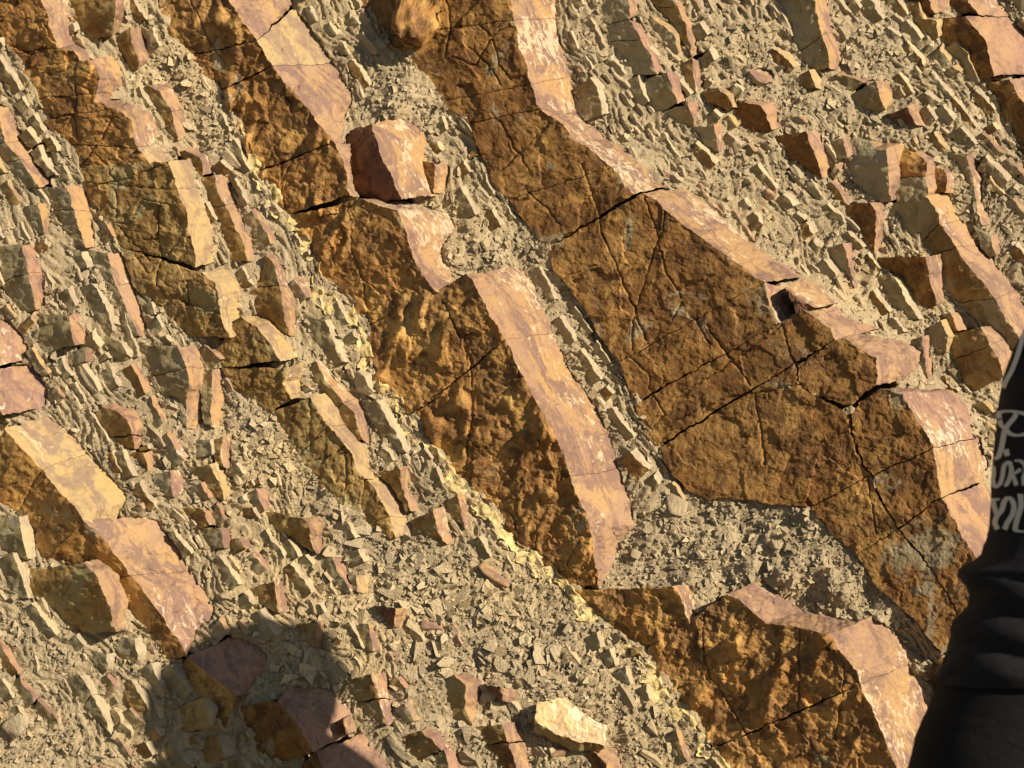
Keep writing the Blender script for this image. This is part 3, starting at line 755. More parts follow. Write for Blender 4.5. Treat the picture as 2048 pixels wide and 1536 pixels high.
    if pr is not None:
        r = pr(s)
        w = np.hypot(*(r - c).T)
        hr = np.maximum(hc - (kp or st['kp']) * w, -22 + (lift if lift else 0))
        npk = int(np.clip(w.max() / res, 3, 90))
        ext2 = min(0.8, 16.0 / max(w.max(), 1)) if not lift else 0.1
        t2 = np.linspace(0, 1 + ext2, npk + 1)
        T2, S2 = np.meshgrid(t2, s)
        X2 = c[:, None, 0] * (1 - T2) + r[:, None, 0] * T2
        Y2 = c[:, None, 1] * (1 - T2) + r[:, None, 1] * T2
        H2 = hc[:, None] * (1 - T2) + hr[:, None] * T2
        e2 = np.clip(T2 * w.max() / 8.0, 0, 1)
        H2 = H2 + e2 * (1.3 * fbm(X2 / 30, Y2 / 30, 71, 3) + 0.9 * fbm(X2 / 9, Y2 / 16, 75, 2)) + 0.6 * noise(X2 / 5, Y2 / 5, 51)
        lam = noise(S2 * pc.len / 45 + seed, T2 * w.max() / 3.2, 85) * 0.7 + noise(S2 * pc.len / 70 + seed, T2 * w.max() / 9, 86) * 0.8
        H2 = H2 + lam * e2 - chip[:, None] * np.exp(-((T2 * w.max()) / 3.5) ** 2)
        H2 = H2 + np.tanh((noise(X2 / 40, Y2 / 40, 87) - 0.2) * 12) * 0.8 * e2 + facet(X2 + 5 * noise(X2 / 20, Y2 / 20, 88), Y2 + 5 * noise(X2 / 20, Y2 / 20, 89), 30, 540, 0.10, 1.1) * e2
        H2 = H2 + jit * (3.0 if bed in ('C', 'D', 'A') else 1.5)
        ends2 = np.minimum(S2 - g, 1 - g - S2) * slen
        H2 = H2 - 1.0 * np.exp(-(ends2 / 2.2) ** 2)
        WX2, WY2 = warp(X2, Y2)
        V.append(at(WX2, WY2, H2).reshape(-1, 3))
        F.append(quads(ns, npk, n1))
        MI.append(np.ones(ns * npk, int))
        # outline of the whole front, then a wall going down into the rock
        ringx = [WX[0, :], WX2[0, 1:], WX2[1:, -1], WX2[-1, ::-1][1:], WX[-1, ::-1][1:], WX[::-1, 0][1:-1]]
        ringy = [WY[0, :], WY2[0, 1:], WY2[1:, -1], WY2[-1, ::-1][1:], WY[-1, ::-1][1:], WY[::-1, 0][1:-1]]
        ringh = [H[0, :], H2[0, 1:], H2[1:, -1], H2[-1, ::-1][1:], H[-1, ::-1][1:], H[::-1, 0][1:-1]]
    else:
        ringx = [WX[0, :], WX[1:, -1], WX[-1, ::-1][1:], WX[::-1, 0][1:-1]]
        ringy = [WY[0, :], WY[1:, -1], WY[-1, ::-1][1:], WY[::-1, 0][1:-1]]
        ringh = [H[0, :], H[1:, -1], H[-1, ::-1][1:], H[::-1, 0][1:-1]]
    rx, ry, rh = np.concatenate(ringx), np.concatenate(ringy), np.concatenate(ringh)
    cx, cy = rx.mean(), ry.mean()
    off = sum(len(v) for v in V)
    depth = 16.0 if lift else 45.0
    shrink = 0.96
    V.append(at(rx, ry, rh))
    V.append(at(cx + (rx - cx) * shrink, cy + (ry - cy) * shrink, rh - depth if not lift else np.minimum(rh - depth, rh.mean() - 2 * depth)))
    n = len(rx)
    i = np.arange(n); j = (i + 1) % n
    F.append(np.stack([off + i, off + j, off + n + j, off + n + i], -1)[:, ::-1])
    MI.append(np.zeros(n, int))
    V = np.concatenate(V); F = np.concatenate(F); MI = np.concatenate(MI)
    if mats is None:
        return V, F, MI
    return mesh_obj(name, V, F, mats, parent, True, MI)


BED_MATS = {'A': ('sole_olive', 'edge_pale'), 'B': ('sole_olive', 'edge_tan'), 'C': ('sole_gold', 'edge_fleck'), 'D': ('sole_brown', 'edge_fleck'),
            'E1': ('sole_grey', 'edge_red'), 'E2': ('sole_olive', 'edge_tan'), 'E3': ('sole_grey', 'edge_tan'), 'E4': ('sole_grey', 'edge_tan'),
            'E5': ('sole_brown', 'edge_red'), 'F': ('sole_grey', 'edge_tan'), 'F4': ('sole_grey', 'edge_red'), 'G1': ('sole_grey', 'edge_tan'),
            'H': ('sole_gold', 'edge_tan'), 'I': ('sole_grey', 'edge_shale'), 'I2': ('sole_grey', 'edge_shale')}
BED_INFO = {
 'A': ('ochre and olive sandstone bed with many fine cracks, running down the left third', 'sandstone bed'),
 'B': ('thin broken sandstone rib close on the right of the cracked ochre and olive bed', 'sandstone bed'),
 'C': ('thick golden bed with lumpy underside and cream flecked edge through the middle', 'sandstone bed'),
 'D': ('largest rust brown bed with broad smooth cracked face, right of centre', 'sandstone bed'),
 'E1': ('narrow olive rib with thin purple edge, first rib right of the largest brown bed', 'sandstone bed'),
 'E2': ('stepped rib of rusty blocks with grey violet edges, second right of the largest bed', 'sandstone bed'),
 'E3': ('broken olive rib starting with a tall block at the top edge, upper right', 'sandstone bed'),
 'E4': ('chunky squared blocks turning into a long tan edged rib, ending behind the person', 'sandstone bed'),
 'E5': ('red faced bed with white stains in the top right corner', 'sandstone bed'),
 'F': ('thin pink orange edged rib along the left, left of the cracked ochre and olive bed', 'sandstone bed'),
 'F4': ('short grey rib with purple edge near the left border, above the tan topped ledge', 'sandstone bed'),
 'G1': ('squat grey brown block group with two upright tan edges, left of the yellow scree', 'rock'),
 'H': ('broad tan topped ledge bed in the lower left, its end under the round shadow', 'sandstone bed'),
 'I': ('olive grey slab bed directly below the broad tan topped ledge, lower left', 'sandstone bed'),
 'I2': ('line of pale thin ribs nearest the lower left corner', 'sandstone bed'),
}
EXC = {  # blocks whose broken edge or bedding plane differs from the rest of the bed
 ('C', 0): ('sole_gold', 'edge_tan'), ('C', 1): ('sole_gold', 'edge_pale'), ('C', 2): ('sole_gold', 'edge_tan'), ('C', 7): ('sole_gold', 'edge_tan'),
 ('D', 7): ('sole_brown', 'edge_red'), ('D', 8): ('sole_red', 'edge_tan'), ('D', 9): ('sole_brown', 'edge_tan'), ('D', 10): ('sole_brown', 'edge_tan'),
 ('D', 11): ('sole_brown', 'edge_tan'), ('D', 12): ('sole_brown', 'edge_red'), ('D', 14): ('sole_brown', 'edge_tan'), ('D', 16): ('sole_brown', 'edge_red'), ('D', 17): ('sole_brown', 'edge_red'),
 ('A', 0): ('sole_gold', 'edge_tan'), ('A', 1): ('sole_brown', 'edge_tan'), ('A', 2): ('sole_gold', 'edge_tan'), ('A', 3): ('sole_gold', 'edge_tan'), ('A', 4): ('sole_gold', 'edge_tan'), ('A', 5): ('sole_gold', 'edge_pale'),
 ('E2', 3): ('sole_brown', 'edge_red'), ('E2', 4): ('sole_brown', 'edge_tan'), ('E2', 6): ('sole_brown', 'edge_tan'), ('E2', 7): ('sole_brown', 'edge_tan'),
 ('E4', 2): ('sole_gold', 'edge_tan'), ('E4', 4): ('sole_brown', 'edge_red'), ('E4', 6): ('sole_olive', 'edge_tan'), ('E4', 7): ('sole_olive', 'edge_tan'),
 ('H', 0): ('sole_brown', 'edge_red'), ('H', 1): ('sole_gold', 'edge_pale'), ('H', 2): ('sole_gold', 'edge_pale'), ('H', 4): ('sole_gold', 'edge_red'), ('H', 5): ('sole_gold', 'edge_red'), ('H', 6): ('sole_brown', 'edge_red'), ('H', 7): ('sole_brown', 'edge_red'),
 ('I', 0): ('sole_olive', 'edge_tan'), ('E3', 4): ('sole_olive', 'edge_pale'),
}

GRAVEL = [(800, 195, 105, 55), (985, 500, 105, 55), (920, 520, 60, 40), (1470, 1100, 230, 110), (1640, 1190, 130, 60), (1300, 1120, 60, 40), (550, 860, 75, 90), (640, 990, 60, 60),
          (820, 1170, 170, 110), (1000, 1260, 210, 130), (1160, 1330, 160, 110), (1320, 1440, 110, 90), (760, 1090, 90, 35), (540, 1320, 90, 55), (570, 1400, 60, 40),
          (110, 1318, 50, 25), (70, 1500, 110, 50), (30, 1260, 40, 30), (1490, 100, 55, 60), (1570, 190, 60, 45), (1740, 110, 60, 60), (1800, 245, 55, 30), (1690, 215, 50, 25),
          (1780, 765, 45, 22), (1745, 625, 45, 16), (1455, 350, 55, 45), (360, 140, 55, 70), (420, 260, 30, 60), (1000, 1480, 140, 70), (1120, 1500, 100, 60), (1990, 40, 30, 20), (1290, 365, 25, 18),
          (1850, 740, 30, 20), (1560, 500, 40, 30), (650, 710, 40, 20), (300, 150, 40, 40)]
FLAKY = [(790, 1180, 130, 70), (900, 1250, 130, 90), (1010, 1330, 110, 70), (1030, 1430, 110, 60), (540, 1330, 80, 60), (560, 900, 60, 70), (690, 1070, 60, 40)]


def zone(x, y, zs):
    v = np.zeros(np.shape(x))
    for cx, cy, rx, ry in zs:
        d = ((x - cx) / rx) ** 2 + ((y - cy) / ry) ** 2
        v = np.maximum(v, np.clip(1.6 - d, 0, 1))
    return v


def strike(x, y):
    """Angle of the beds in the photo, below horizontal."""
    a = 61 - 11 * np.clip((x - 700) / 1100, 0, 1) - 7 * np.clip((y - 700) / 700, 0, 1)
    return np.radians(a + 5 * noise(x / 160, y / 160, 91))



# blocks of one bed that meet at a joint share the joint
for bed, bl in P.items():
    for u, v in zip(bl[:-1], bl[1:]):
        for q in range(3):
            if u[q] is None or v[q] is None:
                continue
            d_ = math.dist(u[q][-1], v[q][0])
            if d_ < 15:
                mid_ = ((u[q][-1][0] + v[q][0][0]) / 2, (u[q][-1][1] + v[q][0][1]) / 2)
                u[q][-1] = mid_; v[q][0] = mid_

NIN = {bed: len(bl) for bed, bl in P.items()}


def shifted(b, dx, dy):
    return tuple(None if q is None else [(x + dx, y + dy) for x, y in q] for q in b)


rx_ = np.random.default_rng(5)
for bed, first, last, n_up, n_dn in [('A', True, False, 4, 0), ('B', True, False, 3, 0), ('C', True, True, 3, 2), ('D', True, True, 3, 3), ('E1', True, False, 6, 0), ('E2', True, False, 5, 0), ('E3', True, False, 4, 0),
                                     ('E4', False, True, 0, 5), ('E5', True, True, 5, 4), ('F', True, False, 5, 0), ('H', True, True, 4, 3)]:
    b = P[bed][0]; acc = [0.0, 0.0]
    for _ in range(n_up):
        d_ = (b[0][0][0] - b[0][-1][0] - 3 + rx_.normal(0, 5), b[0][0][1] - b[0][-1][1] - 4)
        acc = [acc[0] + d_[0], acc[1] + d_[1]]
        P[bed].append(shifted(b, *acc))
    b = P[bed][NIN[bed] - 1]; acc = [0.0, 0.0]
    for _ in range(n_dn):
        d_ = (b[0][-1][0] - b[0][0][0] + 3 + rx_.normal(0, 5), b[0][-1][1] - b[0][0][1] + 4)
        acc = [acc[0] + d_[0], acc[1] + d_[1]]
        P[bed].append(shifted(b, *acc))

for bed, bl in P.items():
    for i, (C, L, R) in enumerate(bl):
        plan(bed, C, L, R, 0.0, bed == 'D' and i in (8, 10, 12, 14, 16), 0.95 if bed == 'C' and i in (9, 10, 11) else None)
for e, so, C, L, R in SLABS:
    plan('S', C, L, R)
for row in LOOSE:
    plan('S', row[5], row[6], row[7], 1.0)


def mcov(x, y, r):
    ix = int((x - MASK_X0) / MASK_S); iy = int((y - MASK_Y0) / MASK_S)
    return MASK[max(iy - r, 0):iy + r + 1, max(ix - r, 0):ix + r + 1].any()


# thin shale and siltstone ribs: rows of stepped pieces that follow the beds, one row beside the other
CHAIN = []
rc = np.random.default_rng(21)
EXTRA = []
x0 = -1700.0
while x0 < 2700:
    x0 += rc.uniform(22, 35)
    if rc.random() < 0.06:
        continue
    x, y = x0, -430.0 + rc.uniform(-10, 10)
    width = rc.uniform(8, 18); edge = width * rc.uniform(0.35, 0.7)
    kind = rc.random(); piece = 0
    while y < 1950 and x < 2650:
        piece += 1
        if rc.random() < 0.10:
            kind = rc.random(); width = rc.uniform(9, 20); edge = width * rc.uniform(0.35, 0.7)
        ed_ = 'edge_shale' if kind < 0.66 else ('edge_tan' if kind < 0.80 else ('edge_red' if kind < 0.87 else 'edge_pale'))
        if 620 < x < 1330 and y < 1200:
            ed_ = 'edge_shale'
        so_ = 'sole_grey' if (piece * 7 + int(x0)) % 10 < 8 else 'sole_olive'
        ln = rc.uniform(20, 84)
        th = float(strike(np.array(x), np.array(y))) + rc.normal(0, 0.07)
        ux, uy = math.cos(th), math.sin(th); nx_, ny_ = uy, -ux
        w_ = width * rc.uniform(0.75, 1.25); e_ = edge * rc.uniform(0.7, 1.3)
        gap = rc.uniform(0.4, 2.0) if rc.random() < 0.85 else rc.uniform(4, 18)
        off_ = rc.normal(0, 2.0) if rc.random() < 0.75 else rc.uniform(-0.45, 0.45) * width
        bx, by = x, y
        dx_ = ux * (ln + gap) + nx_ * off_; dy_ = uy * (ln + gap) + ny_ * off_
        x += dx_; y += dy_
        if bx < -600 or rc.random() < 0.08:
            continue
        if not (-90 < bx < 2120 and -110 < by < 1590):
            if not mcov(bx, by, 1) and not mcov(bx + ux * ln, by + uy * ln, 1):
                if rc.random() > max(-90 - bx, bx - 2120, -110 - by, by - 1590, 0) / 520:
                    EXTRA.append((bx + ux * ln / 2, by + uy * ln / 2, ln, w_, e_, th))
            continue
        for shrink_ in (1.0, 0.55, 0.3):
            okay = True; l2_ = ln * shrink_
            for f in (0.0, 0.25, 0.5, 0.75, 1.0):
                for o_ in (-w_ * 0.75, 0, e_ * 0.8):
                    if mcov(bx + ux * l2_ * f + nx_ * o_, by + uy * l2_ * f + ny_ * o_, 2 if 620 < bx < 1340 else 0):
                        okay = False
            if okay:
                break
        if okay and shrink_ < 1 and l2_ > 11:
            ln = l2_; x = bx + ux * (ln + gap) + nx_ * off_; y = by + uy * (ln + gap) + ny_ * off_
        elif okay and shrink_ < 1:
            okay = False
        if not okay:
            x = bx + ux * 14; y = by + uy * 14
            continue
        if zone(np.array(bx + ux * ln / 2), np.array(by + uy * ln / 2), GRAVEL) > 0.45:
            continue
        cpts = [(bx + ux * ln * f + nx_ * rc.normal(0, 1.5), by + uy * ln * f + ny_ * rc.normal(0, 1.5)) for f in (0, 0.33, 0.67, 1)]
        sk = rc.normal(0, 0.2); wl = [w_ * rc.uniform(0.75, 1.1) for _ in cpts]; er = [e_ * rc.uniform(0.75, 1.15) for _ in cpts]
        lpts = [(q[0] - nx_ * v + ux * sk * w_, q[1] - ny_ * v + uy * sk * w_) for q, v in zip(cpts, wl)]
        rpts = [(q[0] + nx_ * v - ux * sk * e_, q[1] + ny_ * v - uy * sk * e_) for q, v in zip(cpts, er)]
        CHAIN.append((ed_, so_, cpts, lpts, rpts, ln * (w_ + e_)))
        plan('S', cpts, lpts, rpts)
CHAIN.sort(key=lambda r: -r[5] if -20 < r[2][1][0] < 2060 and -20 < r[2][1][1] < 1550 else 0)
for row in [(1350, 1040, 22), (1450, 1075, 45), (1550, 1075, 68), (1600, 1125, 90), (1680, 1180, 112), (1760, 1245, 122), (1500, 1140, 74), (1420, 1115, 50), (1300, 1085, 22), (1560, 1160, 96), (1630, 1060, 84), (1650, 1130, 100), (1840, 1340, 124),
            (820, 180, 35), (860, 210, 22), (790, 210, 45), (960, 490, 38), (1000, 520, 28), (900, 500, 45), (1900, 1420, 120)]:
    CTRL += [row] * 3
CTRL = np.array(CTRL)

# ------------------------------------------------------------------ the shale hillside
GS = 18.0
gx = np.arange(-760, 2810, GS); gy = np.arange(-620, 2150, GS)
GX, GY = np.meshgrid(gx, gy)
num = np.zeros(GX.size); den = np.zeros(GX.size)
px_, py_ = GX.ravel(), GY.ravel()
C32 = CTRL.astype(np.float32); px_ = px_.astype(np.float32); py_ = py_.astype(np.float32)
for a in range(0, len(px_), 2000):
    d2 = (px_[a:a + 2000, None] - C32[None, :, 0]) ** 2 + (py_[a:a + 2000, None] - C32[None, :, 1]) ** 2 + 150.0
    w = 1.0 / (d2 * np.sqrt(d2))
    num[a:a + 2000] = w @ C32[:, 2]
    den[a:a + 2000] = w.sum(1) + 260.0 ** -3
BASE = (num / den).reshape(GX.shape)


def base_h(x, y):
    fx = np.clip((np.asarray(x, float) - gx[0]) / GS, 0, len(gx) - 1.001); fy = np.clip((np.asarray(y, float) - gy[0]) / GS, 0, len(gy) - 1.001)
    ix = fx.astype(int); iy = fy.astype(int)
    u = fx - ix; v = fy - iy
    return (BASE[iy, ix] * (1 - u) + BASE[iy, ix + 1] * u) * (1 - v) + (BASE[iy + 1, ix] * (1 - u) + BASE[iy + 1, ix + 1] * u) * v


def masked(x, y):
    ix = ((np.asarray(x) - MASK_X0) / MASK_S).astype(int); iy = ((np.asarray(y) - MASK_Y0) / MASK_S).astype(int)
    ok = (ix >= 0) & (ix < MASK.shape[1]) & (iy >= 0) & (iy < MASK.shape[0])
    r = np.zeros(np.shape(x), bool)
    r[ok] = MASK[iy[ok], ix[ok]]
    return r


def box(a, r):
    c = np.pad(np.cumsum(np.pad(a, ((r + 1, r), (0, 0)), mode='edge'), 0), 0)
    a = (c[2 * r + 1:] - c[:-2 * r - 1]) / (2 * r + 1)
    c = np.cumsum(np.pad(a, ((0, 0), (r + 1, r)), mode='edge'), 1)
    return (c[:, 2 * r + 1:] - c[:, :-2 * r - 1]) / (2 * r + 1)


COVER = box(box(MASK.astype(float), 2), 2)


def cover(x, y):
    ix = np.clip(((np.asarray(x) - MASK_X0) / MASK_S).astype(int), 0, MASK.shape[1] - 1); iy = np.clip(((np.asarray(y) - MASK_Y0) / MASK_S).astype(int), 0, MASK.shape[0] - 1)
    return COVER[iy, ix]


def terrain_h(x, y):
    th = strike(x, y)
    gz = zone(x, y, GRAVEL)
    a = x * np.cos(th) + y * np.sin(th); b = -x * np.sin(th) + y * np.cos(th)
    rib = noise(a / 60, b / 15, 101) * 5.0 + noise(a / 26, b / 7, 102) * 2.4
    saw = (np.mod(-b / 19 + 1.3 * noise(a / 70, b / 40, 103), 1.0) - 0.5) * (8.0 + 4.0 * noise(a / 40, b / 30, 109))
    big = fbm(x / 130, y / 130, 104, 3) * 6
    grit = fbm(x / 9, y / 9, 105, 2) * (1.5 + 1.0 * gz) - 1.6 * np.abs(noise(x / 13, y / 13, 110))
    return base_h(x, y) + big * 0.6 - 2.0 + (1 - gz) * (rib + saw) + gz * (fbm(x / 40, y / 40, 106, 4) * 6.5 + 1.8 * noise(x / 7, y / 7, 108)) + grit - 140 * np.clip((cover(x, y) - 0.80) / 0.20, 0, 1)


def axis(lo, hi, step, far_lo, far_hi):
    mid = np.arange(lo, hi + step, step)
    a = [lo]; s = step
    while a[-1] > far_lo:
        s *= 1.02 if s < 12 else 1.09; a.append(a[-1] - s)
    b = [mid[-1]]; s = step
    while b[-1] < far_hi:
        s *= 1.02 if s < 12 else 1.09; b.append(b[-1] + s)
    return np.concatenate([np.array(a[1:])[::-1], mid, np.array(b[1:])])


xs = axis(-60, 2110, 3.0, -9000, 11000)
ys = axis(-60, 1600, 3.0, -5200, 2290)
TX, TY = np.meshgrid(xs, ys)
far = np.clip(np.maximum(np.maximum(-560 - TX, TX - 2600) / 900, np.maximum(-450 - TY, TY - 1950) / 900), 0, 1)
TH = terrain_h(TX, TY) * (1 - far) + far * (60 * fbm(TX / 700, TY / 700, 107, 5) + 10 * fbm(TX / 90, TY / 90, 111, 3))
TV = at(TX, TY, TH).reshape(-1, 3)
nxg, nyg = len(xs), len(ys)
ii = (np.arange(nyg - 1)[:, None] * nxg + np.arange(nxg - 1)[None, :])
TF = np.stack([ii, ii + nxg, ii + nxg + 1, ii + 1], -1).reshape(-1, 4)
hill = mesh_obj("hillside", TV, TF, M['shale'], None, True, None, np.full(len(TV), 0.42))
tag(hill, "olive grey crumbling shale slope between the tilted sandstone beds", None, None, 'structure')

gs = 400.0
ground = mesh_obj("ground", [(-gs, -gs, 0), (gs, -gs, 0), (gs, 12, 0), (-gs, 12, 0)], [(0, 1, 2, 3)], M['ground'], None, False)
tag(ground, "bare gravelly ground at the foot of the rock face", None, None, 'structure')

# ------------------------------------------------------------------ sandstone beds, block by block
seed = 0
for bed, bl in P.items():
    C0, L0, R0 = bl[NIN[bed] - 1]
    loc = at(*np.array(L0[-1], float), 0.0)
    root = empty("rock_outcrop" if bed == 'G1' else "sandstone_bed", loc)
    tag(root, BED_INFO[bed][0], BED_INFO[bed][1], None if bed == 'G1' else "tilted sandstone beds in the rock face")
    for i, (C, L, R) in enumerate(bl):
        seed += 1
        so, ed = EXC.get((bed, i if i < NIN[bed] else 0), BED_MATS[bed])
        if bed == 'D' and i in (8, 10, 12, 14, 16):
            INNER_SEEDS.add(seed)
        o = build_block("sandstone_block", bed, C, L, R, [M[so], M[ed]], None, 0.0, seed, 6.0 if i >= NIN[bed] else 2.0 if bed in 'ACD' else 2.7, 0.95 if bed == 'C' and i in (9, 10, 11) else None)
        keep_parent(o, root)

for e, so, C, L, R in SLABS:
    seed += 1
    build_block("stone", 'S', C, L, R, [M[so], M[e]], hill, 0.0, seed)

rest = {}
for q, (e, so, C, L, R, size) in enumerate(CHAIN):
    seed += 1
    if q < 240:
        build_block("rib_stone", 'S', C, L, R, [M[so], M[e]], hill, 0.0, seed, 3.0)
    else:
        rest.setdefault((so, e), []).append(build_block("rib_stone", 'S', C, L, R, None, None, 0.0, seed, 3.6))
for (so, e), parts in rest.items():          # the smaller rib pieces, joined
    V = np.concatenate([p_[0] for p_ in parts]); offs = np.cumsum([0] + [len(p_[0]) for p_ in parts[:-1]])
    F = np.concatenate([p_[1] + o_ for p_, o_ in zip(parts, offs)]); MI = np.concatenate([p_[2] for p_ in parts])
    o = mesh_obj("small_rib_stones", V, F, [M[so], M[e]], hill, True, MI)
    tag(o, None, None, None, 'stuff')

for nm, e, so, lab, cat, C, L, R, lift in LOOSE:
    seed += 1
    bh = float(base_h(np.array([L[0][0]]), np.array([L[0][1]]))[0])
    o = build_block(nm, 'S', C, L, R, [M[so], M[e]], None, lift, seed)
    tag(o, lab, cat, "loose rocks on the slope")


# ------------------------------------------------------------------ shale slabs, ribs and flakes
def rib_mesh(x, y, ln, w, e, th, h0, k, r, fine=4):
    """One slab of shale standing out of the slope: bedding side, crest, broken edge; rough along its length."""
    st = np.linspace(-0.5, 0.5, fine)
    ux, uy = math.cos(th), math.sin(th)
    nx, ny = uy, -ux                                   # towards upper right
    prof = []
    for i, s in enumerate(st):
        tap = 1.0 - 0.30 * (abs(s) * 2) ** 3
        j = r.normal(0, 0.12, 6)
        cw = w * tap * (1 + j[0]); ce = e * (1 + j[1])
        cx = x + ux * s * ln + nx * j[2] * w; cy = y + uy * s * ln + ny * j[2] * w
        hc = h0 + k * w * tap * (1 + j[3] * 1.5)
        pts = [(-0.62 * cw, h0 - 6), (-0.45 * cw, h0 + 0.05 * w), (0.05 * cw, h0 + 0.55 * (hc - h0) + j[4] * w * 0.5), (0.42 * cw, hc - 0.4), (0.55 * cw + ce, hc - 1.35 * ce - 1), (0.5 * cw + ce * 1.3, h0 - 8)]
        prof.append([(cx + nx * a, cy + ny * a, h) for a, h in pts])
    P_ = np.array(prof)                                # fine x 6 x 3
    n, m = P_.shape[:2]
    # close both ends with a dropped copy of the end profile
    top = P_[0].copy(); top[:, 0] -= ux * 1.5; top[:, 1] -= uy * 1.5; top[:, 2] = h0 - 9
    bot = P_[-1].copy(); bot[:, 0] += ux * 1.5; bot[:, 1] += uy * 1.5; bot[:, 2] = h0 - 9
    P_ = np.concatenate([top[None], P_, bot[None]])
    n += 2
    i = np.arange(n - 1)[:, None] * m + np.arange(m - 1)[None, :]
    F = np.stack([i, i + m, i + m + 1, i + 1], -1).reshape(-1, 4)
    return P_.reshape(-1, 3), F


class Bag:
    def __init__(self):
        self.V = []; self.F = []; self.T = []; self.n = 0

    def add(self, V, F, t):
        self.V.append(V); self.F.append(F + self.n); self.T.append(np.full(len(V), t)); self.n += len(V)

    def build(self, name, mat, parent=None):
        V = np.concatenate(self.V)
        V = at(V[:, 0], V[:, 1], V[:, 2])
        return mesh_obj(name, V, np.concatenate(self.F), mat, parent, False, None, np.concatenate(self.T))


def free_line(x, y, th, ln):
    q = np.linspace(-0.5, 0.5, 5)
    return not masked(x + np.cos(th) * q * ln, y + np.sin(th) * q * ln).any()


ribs = Bag()
for x, y, ln, w_, e_, th in EXTRA:
    V, F = rib_mesh(x, y, ln, w_, e_, th, float(base_h(np.array(x), np.array(y))), 0.8, rng, 6)
    ribs.add(V, F, rng.uniform(0.2, 0.9))
N = 11000
X = rng.uniform(-420, 2470, N); Y = rng.uniform(-360, 1880, N)
gz = zone(X, Y, GRAVEL); mk = masked(X, Y); cv = cover(X, Y); TH_ = strike(X, Y); BH = base_h(X, Y)
for i in range(N):
    if mk[i] or cv[i] > 0.5 or rng.random() < gz[i] * 0.93:
        continue
    sz = rng.lognormal(-0.25, 0.5)
    ln = 14 * sz * rng.uniform(0.7, 2.2); w = 5.6 * sz * rng.uniform(0.7, 1.5)
    th = TH_[i] + rng.normal(0, 0.17)
    if ln > 16 and not free_line(X[i], Y[i], th, ln * 0.8):
        continue
    V, F = rib_mesh(X[i], Y[i], ln, w, rng.uniform(1.5, 4.5) * sz, th, BH[i] + rng.uniform(-3, 3), rng.uniform(0.40, 0.95), rng, 4)
    ribs.add(V, F, rng.uniform(0.1, 0.9) if rng.random() > 0.03 else 1.0)
o = ribs.build("shale_ribs", M['flake'], hill)
tag(o, None, None, None, 'stuff')


def flake_mesh(x, y, h, r, th, tilt_a, tilt_b, thick, asp, rr):
    n = rr.integers(4, 7)
    a = np.sort(rr.uniform(0, 2 * np.pi, n) * 0.35 + np.arange(n) * 2 * np.pi / n * 0.9)
    rad = r * rr.uniform(0.65, 1.15, n)
    u = rad * np.cos(a) * asp; v = rad * np.sin(a)
    dx = u * math.cos(th) - v * math.sin(th); dy = u * math.sin(th) + v * math.cos(th)
    dh = tilt_a * dx + tilt_b * dy
    top = np.stack([x + dx, y + dy, h + dh + thick], -1)
    bot = np.stack([x + dx * 1.05, y + dy * 1.05, h + dh - thick], -1)
    V = np.concatenate([top, bot, [[x, y, h + thick * 1.15]]])
    i = np.arange(n); j = (i + 1) % n
    F = np.concatenate([np.stack([i, i + n, j + n, j], -1), np.stack([np.full(n, 2 * n), i, j, j], -1)])
    return V, F


# flakes: triangles and quads mixed, so kept as triangles
class TriBag(Bag):
    def add(self, V, F, t):
        q = F[F[:, 2] != F[:, 3]]
        tr = F[F[:, 2] == F[:, 3]][:, :3]
        T = np.concatenate([q[:, [0, 1, 2]], q[:, [0, 2, 3]], tr])
        super().add(V, T, t)


fl = TriBag()
N = 125000
X = rng.uniform(-300, 2350, N); Y = rng.uniform(-260, 1800, N)
gz = zone(X, Y, GRAVEL); fz = zone(X, Y, FLAKY); mk = masked(X, Y); cv = cover(X, Y); TERR = terrain_h(X, Y)
take = (rng.random(N) <= np.maximum(0.12 + 0.88 * gz, np.where(cv > 0.12, 0.45, 0))) & ~mk & (cv <= 0.6)
for i in np.nonzero(take)[0]:
    big = fz[i] > 0.3 and rng.random() < 0.5
    r = min(rng.lognormal(-0.1, 0.6), 4.0) * (4.8 if big else 2.6)
    V, F = flake_mesh(X[i], Y[i], TERR[i] + rng.uniform(0.2, 3.0), r, rng.uniform(0, 3.14), rng.normal(0.10, 0.42), rng.normal(0.0, 0.42), r * rng.uniform(0.14, 0.5), rng.uniform(1.0, 1.9), rng)
    fl.add(V, F, rng.uniform(0.15, 0.95) if not big else rng.uniform(0.5, 0.95))
o = fl.build("shale_flakes", M['flake'], None)
tag(o, "loose chips and crumbs of olive grey shale scattered over the slope", "scree", None, 'stuff')
del ribs, fl

# ------------------------------------------------------------------ yellow crust along the golden bed
cl = Poly([(478, 245), (500, 290), (520, 335), (560, 392), (600, 452), (638, 520), (645, 590), (700, 612), (738, 690), (752, 760), (800, 800), (838, 868), (880, 905), (912, 955), (955, 985),
           (1000, 1040), (1050, 1090), (1100, 1132), (1140, 1172), (1190, 1235), (1250, 1285), (1300, 1325), (1330, 1385), (1385, 1440), (1425, 1500), (1480, 1560)])
n = int(cl.len / 2.6); m = 12
s = np.linspace(0, 1, n + 1)
c = cl(s); d = np.gradient(c, axis=0); d /= np.linalg.norm(d, axis=1)[:, None]
nn = np.stack([d[:, 1], -d[:, 0]], -1)
wid = 22 + 20 * noise(s * 34, s * 0 + .3, 201) + 9 * noise(s * 130, s * 0 + .7, 202)
t = np.linspace(0, 1, m + 1)
T, S = np.meshgrid(t, s)
off = (T - 0.85) * wid[:, None] * 1.25
X = c[:, None, 0] + nn[:, None, 0] * off; Y = c[:, None, 1] + nn[:, None, 1] * off
prof = np.interp(t, [0, 0.15, 0.55, 0.8, 0.92, 1.0], [-8, 2.0, 6.0, 12.0, 14.0, -8])
